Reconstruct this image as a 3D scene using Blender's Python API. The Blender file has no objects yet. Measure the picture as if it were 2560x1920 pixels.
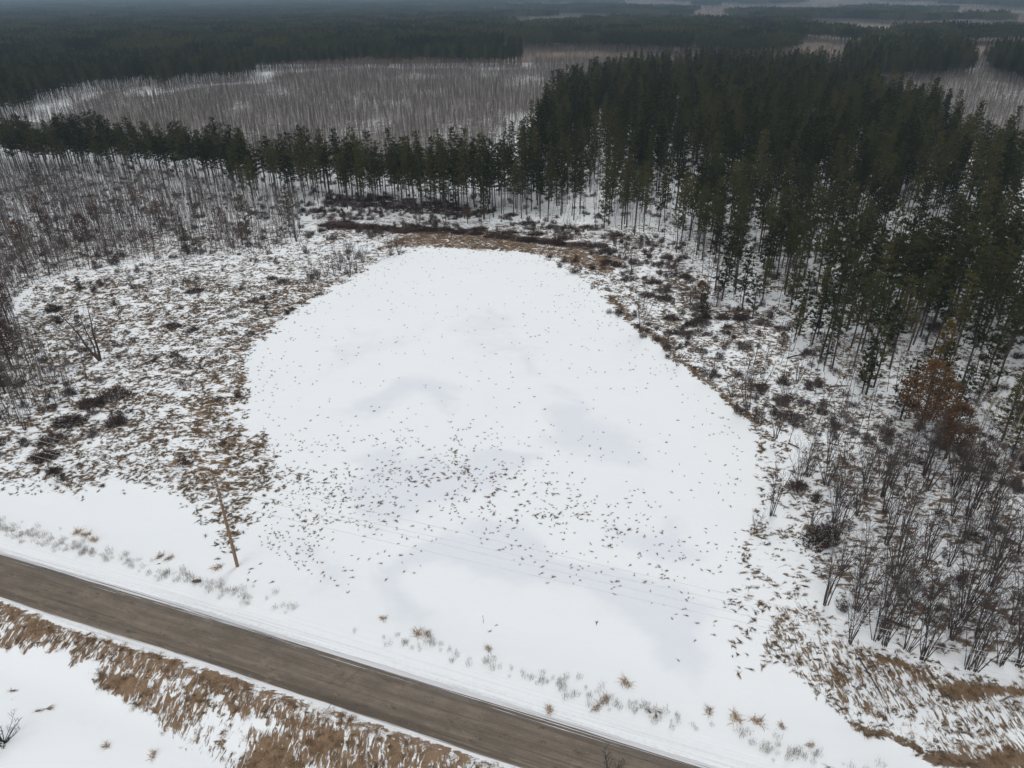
import bpy, math, random, time
import numpy as np
from mathutils import Matrix, Vector

T0 = time.time()
random.seed(11)
RNG = np.random.default_rng(11)
SC = bpy.context.scene
COL = SC.collection

# ------------------------------------------------------------------ camera, sky, sun, exposure
H = 55.0                        # flying height in metres
F, PITCH, ROLL = 1780.0, math.radians(28.66), math.radians(-0.5)
FWD = np.array([0, math.cos(PITCH), -math.sin(PITCH)])
R0 = np.array([1.0, 0, 0])
U0 = np.cross(R0, FWD)
RT = R0 * math.cos(ROLL) + U0 * math.sin(ROLL)
UP = -R0 * math.sin(ROLL) + U0 * math.cos(ROLL)

cam_d = bpy.data.cameras.new('camera')
cam_d.sensor_width = 36.0
cam_d.lens = 36.0 * F / 2560.0
cam_d.clip_start = 0.5
cam_d.clip_end = 40000.0
cam = bpy.data.objects.new('camera', cam_d)
COL.objects.link(cam)
m = Matrix.Identity(4)
for i in range(3):
    m[i][0], m[i][1], m[i][2] = RT[i], UP[i], -FWD[i]
m[2][3] = H
cam.matrix_world = m
SC.camera = cam

SUN_EL, SUN_ROT = math.radians(48), math.radians(205)
world = bpy.data.worlds.new('World')
SC.world = world
world.use_nodes = True
wn = world.node_tree
bg = wn.nodes['Background']
sky = wn.nodes.new('ShaderNodeTexSky')
sky.sky_type = 'NISHITA'
sky.sun_disc = False
sky.sun_elevation = SUN_EL
sky.sun_rotation = SUN_ROT
sky.air_density = 1.0
sky.dust_density = 4.0
hs = wn.nodes.new('ShaderNodeHueSaturation')      # overcast: the cloud deck greys the blue
hs.inputs['Saturation'].default_value = 0.30
wn.links.new(sky.outputs['Color'], hs.inputs['Color'])
wn.links.new(hs.outputs['Color'], bg.inputs['Color'])
bg.inputs['Strength'].default_value = 0.10

sun_d = bpy.data.lights.new('sun', 'SUN')
sun_d.energy = 0.9
sun_d.angle = math.radians(25)
sun_d.color = (1.0, 0.97, 0.93)
sun = bpy.data.objects.new('sun', sun_d)
COL.objects.link(sun)
sun.rotation_euler = (math.pi / 2 - SUN_EL, 0, math.radians(155))

SC.view_settings.view_transform = 'Standard'
SC.view_settings.look = 'None'
SC.view_settings.exposure = 0.31
SC.view_settings.gamma = 1.0
SC.view_settings.use_curve_mapping = False
SC.cycles.max_bounces = 6
SC.cycles.diffuse_bounces = 3
SC.cycles.volume_bounces = 0
SC.cycles.use_denoising = True
SC.cycles.denoising_prefilter = 'ACCURATE'

# ------------------------------------------------------------------ ground lay-out helpers
S = 2560 / 2212.0


def un(x, y, z=0.0):
    """the place on the level z that was surveyed at (x, y) of the 2212 px wide overview"""
    d = FWD * F + RT * (x * S - 1280) - UP * (y * S - 960)
    t = (z - H) / d[2]
    return (d[0] * t, d[1] * t)


def proj(x, y, z):
    v = np.stack([x, y, z - H], -1)
    c = v @ FWD
    c = np.where(c < 1, 1, c)
    return 1280 + F * (v @ RT) / c, 960 - F * (v @ UP) / c


def U(pts, z=0.0):
    return [un(a, b, z) for a, b in pts]


def _h(ix, iy, s):
    n = (ix * 374761393 + iy * 668265263 + s * 974634541).astype(np.int64)
    n = (n ^ (n >> 13)) * 1274126177 & 0x7fffffff
    n = n ^ (n >> 16)
    return (n & 0xffff) / 65535.0


def vnoise(x, y, s=0):
    x0 = np.floor(x); y0 = np.floor(y)
    fx = x - x0; fy = y - y0
    fx = fx * fx * (3 - 2 * fx); fy = fy * fy * (3 - 2 * fy)
    ix = x0.astype(np.int64); iy = y0.astype(np.int64)
    a = _h(ix, iy, s); b = _h(ix + 1, iy, s); c = _h(ix, iy + 1, s); d = _h(ix + 1, iy + 1, s)
    return (a * (1 - fx) + b * fx) * (1 - fy) + (c * (1 - fx) + d * fx) * fy


def fbm(x, y, s=0, o=4):
    r = 0; a = .5; t = 0
    for k in range(o):
        r = r + a * vnoise(x, y, s + k * 17); t += a; a *= .5
        x = x * 2.03 + 5.1; y = y * 2.03 + 1.7
    return r / t


def sdist(poly, x, y):
    """signed distance to a polygon, positive inside"""
    x = np.asarray(x, float); y = np.asarray(y, float)
    best = np.full(x.shape, 1e18); ins = np.zeros(x.shape, bool)
    n = len(poly)
    for i in range(n):
        ax, ay = poly[i]; bx, by = poly[(i + 1) % n]
        ex, ey = bx - ax, by - ay
        px, py = x - ax, y - ay
        t = np.clip((px * ex + py * ey) / (ex * ex + ey * ey + 1e-9), 0, 1)
        best = np.minimum(best, (px - ex * t) ** 2 + (py - ey * t) ** 2)
        if ay != by:
            c = ((ay > y) != (by > y)) & (x < (bx - ax) * (y - ay) / (by - ay) + ax)
            ins ^= c
    d = np.sqrt(best)
    return np.where(ins, d, -d)


def sstep(a, b, v):
    t = np.clip((v - a) / (b - a), 0, 1)
    return t * t * (3 - 2 * t)


def mask(poly, x, y, soft, lim=None):
    out = np.zeros(x.shape)
    xs = [p[0] for p in poly]; ys = [p[1] for p in poly]
    sel = (x > min(xs) - soft) & (x < max(xs) + soft) & (y > min(ys) - soft) & (y < max(ys) + soft)
    if sel.any():
        out[sel] = sstep(-soft, soft, sdist(poly, x[sel], y[sel]))
    return out


# ---- road centre line
ROAD_Z = 0.55
far_e = U([(0, 1190), (193, 1245), (385, 1311), (578, 1365), (778, 1417), (1076, 1508), (1469, 1637)], ROAD_Z)
near_e = U([(0, 1274), (154, 1338), (328, 1400), (540, 1475), (778, 1552), (980, 1610), (1154, 1659)], ROAD_Z)
FE = np.polyfit([p[0] for p in far_e], [p[1] for p in far_e], 2)
NE = np.polyfit([p[0] for p in near_e], [p[1] for p in near_e], 2)
XA, XB = -50.0, 14.0


def _curve(co, x):
    x = np.asarray(x, float)
    xc = np.clip(x, XA, XB)
    return np.polyval(co, xc) + np.polyval(np.polyder(co), xc) * (x - xc)


def road_far(x): return _curve(FE, x)


HALFW = float(np.mean([np.polyval(FE, x) - np.polyval(NE, x) for x in (-40, -25, -10, 0)])) / 2


def road_mid(x): return road_far(x) - HALFW


COSR = math.cos(math.atan(abs(np.polyval(np.polyder(FE), -20.0))))


def road_d(x, y):
    """signed distance to the road's centre line, positive towards the pond"""
    return (y - road_mid(x)) * COSR


RW = HALFW * COSR               # half width of the carriageway

# ---- surveyed outlines
POND = U([(905, 545), (1000, 538), (1120, 543), (1200, 572), (1262, 610), (1300, 665), (1355, 715), (1425, 775),
          (1500, 828), (1560, 880), (1600, 945), (1618, 1010), (1606, 1090), (1592, 1160), (1586, 1250), (1560, 1340),
          (1560, 1420), (1420, 1440), (1250, 1420), (1080, 1375), (900, 1335), (760, 1290), (640, 1240), (560, 1180),
          (560, 1120), (600, 1050), (575, 950), (545, 860), (560, 770), (620, 695), (700, 645), (790, 590), (860, 556)])
MEADOW = U([(-600, 720), (0, 690), (100, 630), (250, 575), (420, 555), (640, 545), (800, 530), (880, 540), (790, 590),
            (700, 640), (615, 690), (560, 765), (530, 850), (560, 940), (640, 980), (690, 1040), (600, 1110), (500, 1230),
            (420, 1200), (410, 1060), (330, 1035), (150, 1085), (0, 1075), (-600, 1050)])
MEADOW_CORE = U([(790, 575), (690, 615), (580, 650), (480, 760), (410, 850), (340, 950), (380, 1050), (520, 1060), (590, 990),
                 (530, 890), (530, 790), (610, 690), (700, 640)])
SHORE_BACK = U([(790, 540), (860, 505), (960, 497), (1100, 512), (1230, 530), (1370, 552), (1330, 600), (1260, 588),
                (1190, 560), (1060, 540), (900, 542)])
SHORE_R = U([(1170, 548), (1300, 545), (1420, 530), (1500, 570), (1540, 650), (1690, 680), (1750, 780), (1800, 870), (1850, 930),
             (1740, 950), (1660, 950), (1600, 910), (1520, 835), (1430, 770), (1360, 705), (1290, 630)])
STRIP_R = U([(1590, 900), (1660, 930), (1740, 1040), (1760, 1180), (1790, 1300), (1760, 1380), (1640, 1410), (1590, 1430), (1596, 1300),
             (1600, 1120), (1618, 1000)])
RIM = U([(1300, 640), (1360, 705), (1430, 768), (1505, 822), (1570, 876), (1612, 940), (1632, 1010), (1650, 1010), (1640, 930), (1590, 862), (1520, 806), (1445, 750), (1385, 695), (1320, 630)])
CORNER = U([(1690, 1260), (1790, 1320), (1900, 1385), (2020, 1420), (2300, 1470), (2800, 1600), (2800, 1860), (2300, 1720), (2140, 1660), (1960, 1590),
            (1810, 1540), (1730, 1450), (1640, 1400)])
CORNER_A = U([(1740, 1370), (1800, 1370), (1900, 1405), (2000, 1440), (2300, 1490), (2800, 1625), (2800, 1675), (2300, 1535), (2050, 1490), (1900, 1430)])
CORNER_B = U([(1800, 1510), (1900, 1535), (2000, 1570), (2300, 1640), (2800, 1780), (2800, 1850), (2300, 1700), (2060, 1625), (1950, 1585), (1850, 1550)])
CLEARING = U([(640, 445), (860, 450), (1010, 470), (1300, 480), (1490, 530), (1370, 552), (1230, 528), (1100, 510), (960, 495),
              (800, 520), (660, 545)])
BRUSH_BACK = U([(690, 470), (760, 478), (860, 486), (1000, 490), (1180, 510), (1300, 530), (1310, 556), (1180, 530), (1000, 508), (840, 506), (700, 496)])
BRUSH_R = U([(1380, 540), (1500, 560), (1540, 655), (1690, 665), (1740, 740), (1600, 720), (1480, 690), (1420, 610)])
BRUSH_C = U([(700, 415), (860, 420), (1000, 436), (1100, 470), (960, 470), (800, 452), (700, 445)])
PONDTUFT = U([(600, 960), (760, 960), (880, 930), (1080, 950), (1240, 1040), (1420, 1120), (1490, 1240), (1320, 1230), (1120, 1180), (980, 1120), (860, 1170), (720, 1180),
              (620, 1290), (480, 1240), (560, 1120)])
LEFTWOOD_F = U([(-600, 700), (0, 650), (60, 615), (150, 585), (330, 558), (560, 545), (650, 520), (640, 450), (400, 400), (0, 376), (-600, 366)])
SCRUB_R = U([(1560, 830), (1640, 800), (1700, 690), (1760, 770), (1900, 880), (2240, 850), (2800, 900), (2800, 1120), (2260, 1080), (2000, 1040), (1800, 960), (1680, 960)])
THICKET = U([(1690, 950), (1800, 900), (2000, 930), (2280, 980), (2800, 1040), (2800, 1590), (2280, 1460), (2080, 1440), (1960, 1400), (1840, 1340), (1770, 1280), (1720, 1190)])
ICE = [U(q) for q in (
    [(770, 990), (740, 1090), (830, 1130), (990, 1090), (1090, 1060), (1180, 985), (1060, 955), (980, 1010), (850, 960)],
    [(835, 1215), (930, 1165), (1070, 1130), (1160, 1165), (1210, 1215), (1460, 1270), (1520, 1315), (1500, 1450), (1460, 1440), (1440, 1370),
     (1300, 1290), (1120, 1235), (980, 1195), (880, 1205), (850, 1250), (905, 1320), (880, 1320), (835, 1260)],
    [(1330, 1130), (1440, 1125), (1520, 1190), (1400, 1200), (1330, 1170)],
    [(740, 890), (860, 820), (1000, 830), (980, 890), (900, 850), (800, 890)],
    [(1170, 880), (1250, 860), (1370, 950), (1420, 1020), (1280, 1000), (1180, 950)],
    [(1040, 660), (1120, 700), (1180, 790), (1300, 880), (1180, 850), (1060, 760), (960, 720)],
    [(620, 1170), (700, 1190), (760, 1250), (690, 1260), (620, 1210)],
    [(640, 820), (760, 700), (980, 700), (860, 760), (720, 800)])]
BANK = U([(-600, 1170), (-120, 1310), (0, 1330), (160, 1395), (330, 1445), (540, 1510), (780, 1585), (1000, 1650), (1100, 1720), (700, 1760), (480, 1680), (360, 1590), (250, 1510), (100, 1420), (-120, 1370), (-600, 1230)])
BANKT = U([(-60, 1450), (100, 1470), (230, 1500), (300, 1580), (200, 1590), (90, 1560), (-60, 1530)])


FRONT = U([(-700, 352), (-260, 365), (0, 376), (200, 388), (430, 402), (545, 436), (700, 448), (860, 464), (1010, 480), (1146, 474), (1296, 494),
           (1420, 522), (1480, 560), (1512, 640), (1600, 664), (1690, 664), (1745, 768), (1830, 872), (1900, 930), (1990, 965), (2080, 985), (2150, 985), (2330, 990), (2800, 1010)])
BACK = U([(2800, 360), (2330, 300), (2230, 268), (2146, 232), (2041, 193), (1960, 172), (1870, 140), (1760, 112), (1600, 108), (1480, 112), (1290, 128), (1232, 143), (1150, 205), (1118, 252)], 19.5)
lb = [(p[0], p[1] + 31) for p in U([(1060, 478), (860, 462), (545, 436), (200, 388), (-260, 365), (-700, 352)])]
PINE_MAIN = FRONT + BACK + lb
GAP = U([(2172, 420), (2240, 380), (2250, 640), (2185, 600)])
FARL = U([(-500, 300), (0, 262), (60, 248), (100, 228), (200, 198), (310, 188), (335, 200), (400, 183), (548, 175), (562, 155), (800, 142), (1108, 147)]) + \
    U([(1112, 78), (1075, 50), (1040, 30)], 19.5) + [(-400, 3000), (-3500, 3000)]
BLK2 = U([(1138, 112), (1300, 114), (1450, 120), (1700, 130)]) + U([(1760, 60), (1500, 44), (1300, 52), (1155, 63)], 19.5)
BLK4 = U([(1800, 190), (1980, 180), (2110, 170)]) + U([(2105, 90), (2050, 70), (1930, 72), (1850, 82)], 19.5)
BLK5 = U([(2140, 170), (2260, 200)]) + U([(2260, 90), (2150, 85)], 19.5)
BLK3 = U([(1110, 36), (1490, 40)]) + U([(1500, 14), (1110, 12)], 19.5)

FIELD = U([(1780, 64), (2000, 69), (2110, 73), (2110, 64), (2000, 60), (1780, 57)])
FIELD_T = U([(2085, 128), (2160, 130), (2160, 100), (2088, 97)])
FARM = [0]


def cover(x, y):
    """how much dead grass covers the snow (0..1), and how much dark brush litter"""
    wx = x + 3.0 * (fbm(x / 9, y / 9, 3) - .5) * 2
    wy = y + 3.0 * (fbm(x / 9, y / 9, 9) - .5) * 2
    g = .485 * mask(MEADOW, wx, wy, 3)
    g += .055 * mask(MEADOW_CORE, wx, wy, 6)
    g = np.maximum(g, .26 * mask(PONDTUFT, wx, wy, 6))
    g = np.maximum(g, .66 * mask(SHORE_BACK, wx, wy, 3.5))
    g = np.maximum(g, .46 * mask(SHORE_R, wx, wy, 2.5))
    g = np.maximum(g, .40 * mask(STRIP_R, wx, wy, 1.5))
    g = np.maximum(g, .66 * mask(RIM, wx, wy, 1.2))
    g = np.maximum(g, .51 * mask(CORNER, wx, wy, 1.6))
    g = np.maximum(g, .84 * mask(CORNER_A, wx, wy, 1.6))
    g = np.maximum(g, .82 * mask(CORNER_B, wx, wy, 1.4))
    g = np.maximum(g, .52 * mask(CLEARING, wx, wy, 5))
    g = np.maximum(g, .50 * mask(LEFTWOOD_F, wx, wy, 4))
    g = np.maximum(g, .46 * mask(SCRUB_R, wx, wy, 5))
    d = road_d(x, y)
    lump = fbm(x / 1.3, y / 3.0, 21, 3)
    g = np.maximum(g, .66 * mask(BANK, wx, wy, 1.6) * (.35 + 1.25 * fbm(x / 4, y / 4, 31, 3)))
    w = 1.7 + 2.4 * fbm(x / 6, x * 0, 41, 2)
    e0 = -RW + .15 - .45 * sstep(.45, .7, fbm(x / 14 + 3, x * 0, 43, 2))
    band = sstep(e0, e0 - .4, d + .3 * (lump - .5)) * sstep(-RW - 1.2 - w, -RW - .4 - w, d + 3.6 * (lump - .5))
    g = np.maximum(g, band * (.61 + .0 * sstep(-RW - 1.0, -RW - 2.0, d)))
    g = np.maximum(g, .30 * mask(BANKT, wx, wy, 1.5))
    verge = np.exp(-((d - (RW + 3.4)) / 1.5) ** 2) * sstep(.38, .66, fbm(x / 4, y / 4, 51, 2))
    g = np.maximum(g, .20 * verge)
    wood = sstep(115, 150, y) * (1 - mask(POND, x, y, 1.5))
    g = np.maximum(g, .43 * wood)
    fx = x + 26 * (fbm(x / 30, y / 30, 19, 3) - .5); fy = y + 26 * (fbm(x / 30, y / 30, 29, 3) - .5)
    farm = sstep(-4, 26, -sdist(PINE_MAIN, fx, fy)) * sstep(205, 235, y)
    farm *= 1 - .35 * sstep(-26, -6, sdist(FARL, fx, fy)) * (y < 900)
    farm = farm * (.72 + .5 * fbm(x / 24, y / 50, 49, 3))
    farm = np.clip(np.where(y > 720, np.maximum(farm, .9), farm), 0, 1) * (sdist(FIELD, x, y) < 0)
    g = np.maximum(g, np.where(y > 720, .86, .74) * farm)
    FARM[0] = farm
    right = sstep(0, 10, x - 45) * sstep(40, 60, y)
    g = np.maximum(g, .41 * right)
    g = np.maximum(g, .51 * mask(THICKET, wx, wy, 3))
    g *= 1 - .97 * mask(POND, wx, wy, 1.6) * (1 - .75 * mask(PONDTUFT, wx, wy, 5))
    g *= 1 - sstep(RW + 2.2, RW + 1.6, np.abs(d)) * (d > 0)
    b = np.maximum(.75 * mask(BRUSH_BACK, wx, wy, 3), .6 * mask(BRUSH_R, wx, wy, 5))
    b = np.maximum(b, .66 * mask(BRUSH_C, wx, wy, 5))
    b = np.maximum(b, .42 * mask(CLEARING, wx, wy, 5))
    b = np.maximum(b, .24 * mask(THICKET, wx, wy, 4))
    b = np.maximum(b, .40 * mask(SCRUB_R, wx, wy, 6))
    b = np.maximum(b, .38 * sstep(118, 150, y))
    b = np.maximum(b, .20 * FARM[0])
    b *= 1 - mask(FIELD, x, y, 4) * (y > 600)
    g = np.maximum(g, .9 * mask(FIELD_T, x, y, 6))
    b *= 1 - mask(POND, x, y, 2)
    return np.clip(g, 0, 1), np.clip(b, 0, 1)


def height(x, y):
    d = road_d(x, y)
    ad = np.abs(d)
    z = (fbm(x / 22, y / 22, 61, 3) - .5) * .7 + (fbm(x / 5, y / 5, 71, 2) - .5) * .18
    p = mask(POND, x, y, 5)
    z = z * (1 - p) - .12 * p
    flat = sstep(RW + 9, RW + 1.5, ad)
    zr = np.where(d > 0, .46 - .02 * np.clip(ad - RW, 0, 1.5), .44)
    z = z * (1 - flat) + zr * flat
    z = z - .45 * np.exp(-((d + RW + 6.0) / 2.2) ** 2)
    z = np.where(ad < RW + .05, ROAD_Z - .16, z)
    far = sstep(1500, 6500, np.hypot(x, y))
    z = z + far * (14 + 34 * fbm(x / 1600, y / 1600, 81, 2))
    return z


# ------------------------------------------------------------------ materials
MATS = {}


def nodes_of(mat):
    mat.use_nodes = True
    nt = mat.node_tree
    return nt, nt.nodes, nt.links, nt.nodes['Principled BSDF']


def ramp(nt, stops):
    r = nt.nodes.new('ShaderNodeValToRGB')
    e = r.color_ramp.elements
    while len(e) < len(stops):
        e.new(.5)
    for k, (p, c) in enumerate(stops):
        e[k].position = p
        e[k].color = (c[0], c[1], c[2], 1)
    return r


def varied(name, stops, rough=.9, scale=6.0, spec=.15, bump=0.0, each=.55):
    """colour varies from one object to the next and in grain along the surface"""
    mat = bpy.data.materials.new(name)
    nt, n, l, b = nodes_of(mat)
    oi = n.new('ShaderNodeObjectInfo')
    tc = n.new('ShaderNodeTexCoord')
    no = n.new('ShaderNodeTexNoise')
    no.inputs['Scale'].default_value = scale
    no.inputs['Detail'].default_value = 3
    l.new(tc.outputs['Object'], no.inputs['Vector'])
    mx = n.new('ShaderNodeMath'); mx.operation = 'MULTIPLY_ADD'
    mx.inputs[1].default_value = each
    l.new(oi.outputs['Random'], mx.inputs[0])
    sc2 = n.new('ShaderNodeMath'); sc2.operation = 'MULTIPLY'; sc2.inputs[1].default_value = 1 - each
    l.new(no.outputs['Fac'], sc2.inputs[0])
    l.new(sc2.outputs[0], mx.inputs[2])
    r = ramp(nt, stops)
    l.new(mx.outputs[0], r.inputs['Fac'])
    l.new(r.outputs['Color'], b.inputs['Base Color'])
    b.inputs['Roughness'].default_value = rough
    b.inputs['Specular IOR Level'].default_value = spec
    if bump:
        bp = n.new('ShaderNodeBump'); bp.inputs['Strength'].default_value = bump
        l.new(no.outputs['Fac'], bp.inputs['Height'])
        l.new(bp.outputs['Normal'], b.inputs['Normal'])
    MATS[name] = mat
    return mat


varied('pine_needles', [(.12, (.016, .022, .011)), (.42, (.035, .043, .018)), (.62, (.060, .066, .025)), (.9, (.100, .094, .034))], scale=.55, each=.68)
varied('yellow_needles', [(.1, (.10, .075, .018)), (.9, (.16, .105, .022))], scale=1.0)
varied('pine_bark', [(.1, (.050, .043, .040)), (.9, (.10, .082, .072))], scale=3)
varied('dark_bark', [(.1, (.050, .041, .039)), (.9, (.105, .086, .079))], scale=4)
varied('black_bark', [(.1, (.020, .017, .017)), (.9, (.045, .038, .036))], scale=4)
varied('grey_bark', [(.1, (.095, .085, .080)), (.5, (.15, .134, .127)), (.9, (.22, .20, .185))], scale=3)
varied('pale_bark', [(.1, (.26, .24, .20)), (.9, (.40, .38, .32))], scale=2)
varied('rust_leaves', [(.1, (.066, .038, .022)), (.5, (.105, .059, .030)), (.9, (.16, .092, .045))], scale=3)
varied('brush_twigs', [(.1, (.040, .027, .025)), (.5, (.060, .041, .038)), (.9, (.095, .062, .050))], scale=3)
varied('dead_grass', [(.05, (.095, .068, .044)), (.4, (.17, .118, .070)), (.7, (.25, .172, .098)), (.95, (.34, .25, .15))], scale=2)
varied('straw', [(.05, (.22, .145, .088)), (.5, (.32, .215, .130)), (.95, (.42, .30, .19))], scale=2)
varied('faded_leaves', [(.1, (.060, .040, .032)), (.5, (.095, .062, .046)), (.9, (.14, .09, .065))], scale=3)
varied('dark_sedge', [(.05, (.078, .062, .047)), (.5, (.130, .100, .070)), (.95, (.21, .155, .098))], scale=2)
varied('weed_stalks', [(.05, (.12, .098, .078)), (.95, (.27, .215, .155))], scale=2)
varied('pole_wood', [(.1, (.15, .095, .060)), (.9, (.25, .17, .11))], scale=5, bump=.3)
varied('weathered_wood', [(.1, (.20, .18, .15)), (.9, (.30, .27, .23))], scale=5)
varied('wire_metal', [(.1, (.45, .45, .45)), (.9, (.55, .55, .55))], rough=.45, spec=.5)
varied('porcelain', [(.1, (.30, .29, .28)), (.9, (.42, .42, .41))], rough=.3, spec=.5)
varied('stone_grey', [(.1, (.06, .055, .05)), (.9, (.12, .11, .10))], scale=8)


def ground_material():
    mat = bpy.data.materials.new('snow_and_grass')
    nt, n, l, b = nodes_of(mat)

    def attr(nm):
        a = n.new('ShaderNodeAttribute'); a.attribute_name = nm; return a.outputs['Fac']

    def math_(op, a, c=None, d=None):
        q = n.new('ShaderNodeMath'); q.operation = op
        for k, v in enumerate((a, c, d)):
            if v is None: continue
            if isinstance(v, (int, float)): q.inputs[k].default_value = v
            else: l.new(v, q.inputs[k])
        return q.outputs[0]

    def noise(vec, scale, detail=4, rough=.6, dist=0.0):
        q = n.new('ShaderNodeTexNoise')
        q.inputs['Scale'].default_value = scale; q.inputs['Detail'].default_value = detail
        q.inputs['Roughness'].default_value = rough; q.inputs['Distortion'].default_value = dist
        l.new(vec, q.inputs['Vector']); return q.outputs['Fac']

    def mapr(v, a, c, lo=0.0, hi=1.0):
        q = n.new('ShaderNodeMapRange'); q.interpolation_type = 'SMOOTHSTEP'
        q.inputs[1].default_value = a; q.inputs[2].default_value = c
        q.inputs[3].default_value = lo; q.inputs[4].default_value = hi
        l.new(v, q.inputs[0]); return q.outputs[0]

    def mix(f, a, c):
        q = n.new('ShaderNodeMix'); q.data_type = 'RGBA'
        if isinstance(f, (int, float)): q.inputs[0].default_value = f
        else: l.new(f, q.inputs[0])
        for k, v in ((6, a), (7, c)):
            if isinstance(v, tuple): q.inputs[k].default_value = (*v, 1)
            else: l.new(v, q.inputs[k])
        return q.outputs[2]
    tc = n.new('ShaderNodeTexCoord')
    P = tc.outputs['Object']
    mp = n.new('ShaderNodeMapping')
    mp.inputs['Rotation'].default_value = (0, 0, math.radians(14))
    mp.inputs['Scale'].default_value = (.62, 1.15, 1)
    l.new(P, mp.inputs['Vector'])
    n1 = noise(mp.outputs[0], 1.15, 6, .66, .8)
    n2 = noise(P, .22, 4, .6, .3)
    nf = noise(P, 7.0, 3, .6)
    g = attr('grass'); br = attr('brush'); ice = attr('ice')
    mp2 = n.new('ShaderNodeMapping'); mp2.inputs['Rotation'].default_value = (0, 0, math.radians(-12)); mp2.inputs['Scale'].default_value = (2.3, .70, 1)
    l.new(P, mp2.inputs['Vector'])
    n1b = noise(mp2.outputs[0], 1.25, 6, .66, .9)
    mxf = n.new('ShaderNodeMix'); mxf.data_type = 'FLOAT'
    l.new(attr('along'), mxf.inputs[0]); l.new(n1, mxf.inputs[2]); l.new(n1b, mxf.inputs[3])
    n1 = mxf.outputs[0]
    base = math_('ADD', n1, math_('MULTIPLY', math_('SUBTRACT', n2, .5), .35))
    gm = mapr(math_('ADD', base, math_('MULTIPLY', math_('SUBTRACT', g, .5), .78)), .50, .60)
    n3 = noise(mp.outputs[0], .8, 6, .66, 1.2)
    bm = mapr(math_('ADD', n3, math_('MULTIPLY', math_('SUBTRACT', br, .5), .78)), .50, .62)
    snow = mix(noise(P, .09, 3), (.80, .845, .865), (.85, .885, .90))
    im = mapr(math_('ADD', ice, math_('MULTIPLY', math_('SUBTRACT', noise(P, .12, 5, .6, .8), .5), 1.3)), (.18), .78)
    snow = mix(math_('MULTIPLY', im, .62), snow, (.685, .725, .785))
    r1 = ramp(nt, [(.28, (.10, .070, .048)), (.46, (.19, .130, .082)), (.58, (.26, .180, .112)), (.75, (.34, .245, .16))])
    l.new(math_('ADD', math_('MULTIPLY', noise(P, 1.1, 6, .75), .6), math_('MULTIPLY', nf, .4)), r1.inputs['Fac'])
    dry = attr('dry')
    gcol = mix(mapr(dry, 0, 1), mix(.50, r1.outputs['Color'], (.115, .094, .073)), r1.outputs['Color'])
    r2 = ramp(nt, [(.3, (.030, .021, .020)), (.55, (.062, .043, .037)), (.75, (.12, .08, .055))])
    l.new(noise(P, 1.9, 5, .7), r2.inputs['Fac'])
    gcol = mix(attr('litter'), gcol, mix(noise(P, .35, 5, .7), (.135, .130, .125), (.31, .30, .29)))
    c = mix(gm, snow, gcol)
    c = mix(bm, c, r2.outputs['Color'])
    # ploughed shoulder: grit in the snow
    cx = n.new('ShaderNodeCombineXYZ')
    l.new(math_('MULTIPLY', attr('rs'), .035), cx.inputs[0]); l.new(math_('MULTIPLY', attr('rd'), 2.6), cx.inputs[1])
    sh = math_('MULTIPLY', attr('grit'), mapr(math_('ADD', math_('MULTIPLY', noise(cx.outputs[0], 1.4, 6, .75), .75), math_('MULTIPLY', noise(P, 3.0, 5, .75, .3), .25)), .45, .62))
    c = mix(math_('MULTIPLY', sh, .50), c, (.27, .24, .22))
    l.new(c, b.inputs['Base Color'])
    b.inputs['Roughness'].default_value = .85
    b.inputs['Specular IOR Level'].default_value = .12
    bp = n.new('ShaderNodeBump'); bp.inputs['Strength'].default_value = .5; bp.inputs['Distance'].default_value = .25
    hgt = math_('ADD', math_('MULTIPLY', math_('MULTIPLY', nf, gm), .7), math_('ADD', math_('MULTIPLY', noise(P, 1.3, 4, .6), .26), math_('MULTIPLY', noise(mp.outputs[0], .22, 3, .5), 1.0)))
    l.new(hgt, bp.inputs['Height'])
    l.new(bp.outputs['Normal'], b.inputs['Normal'])
    return mat


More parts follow.
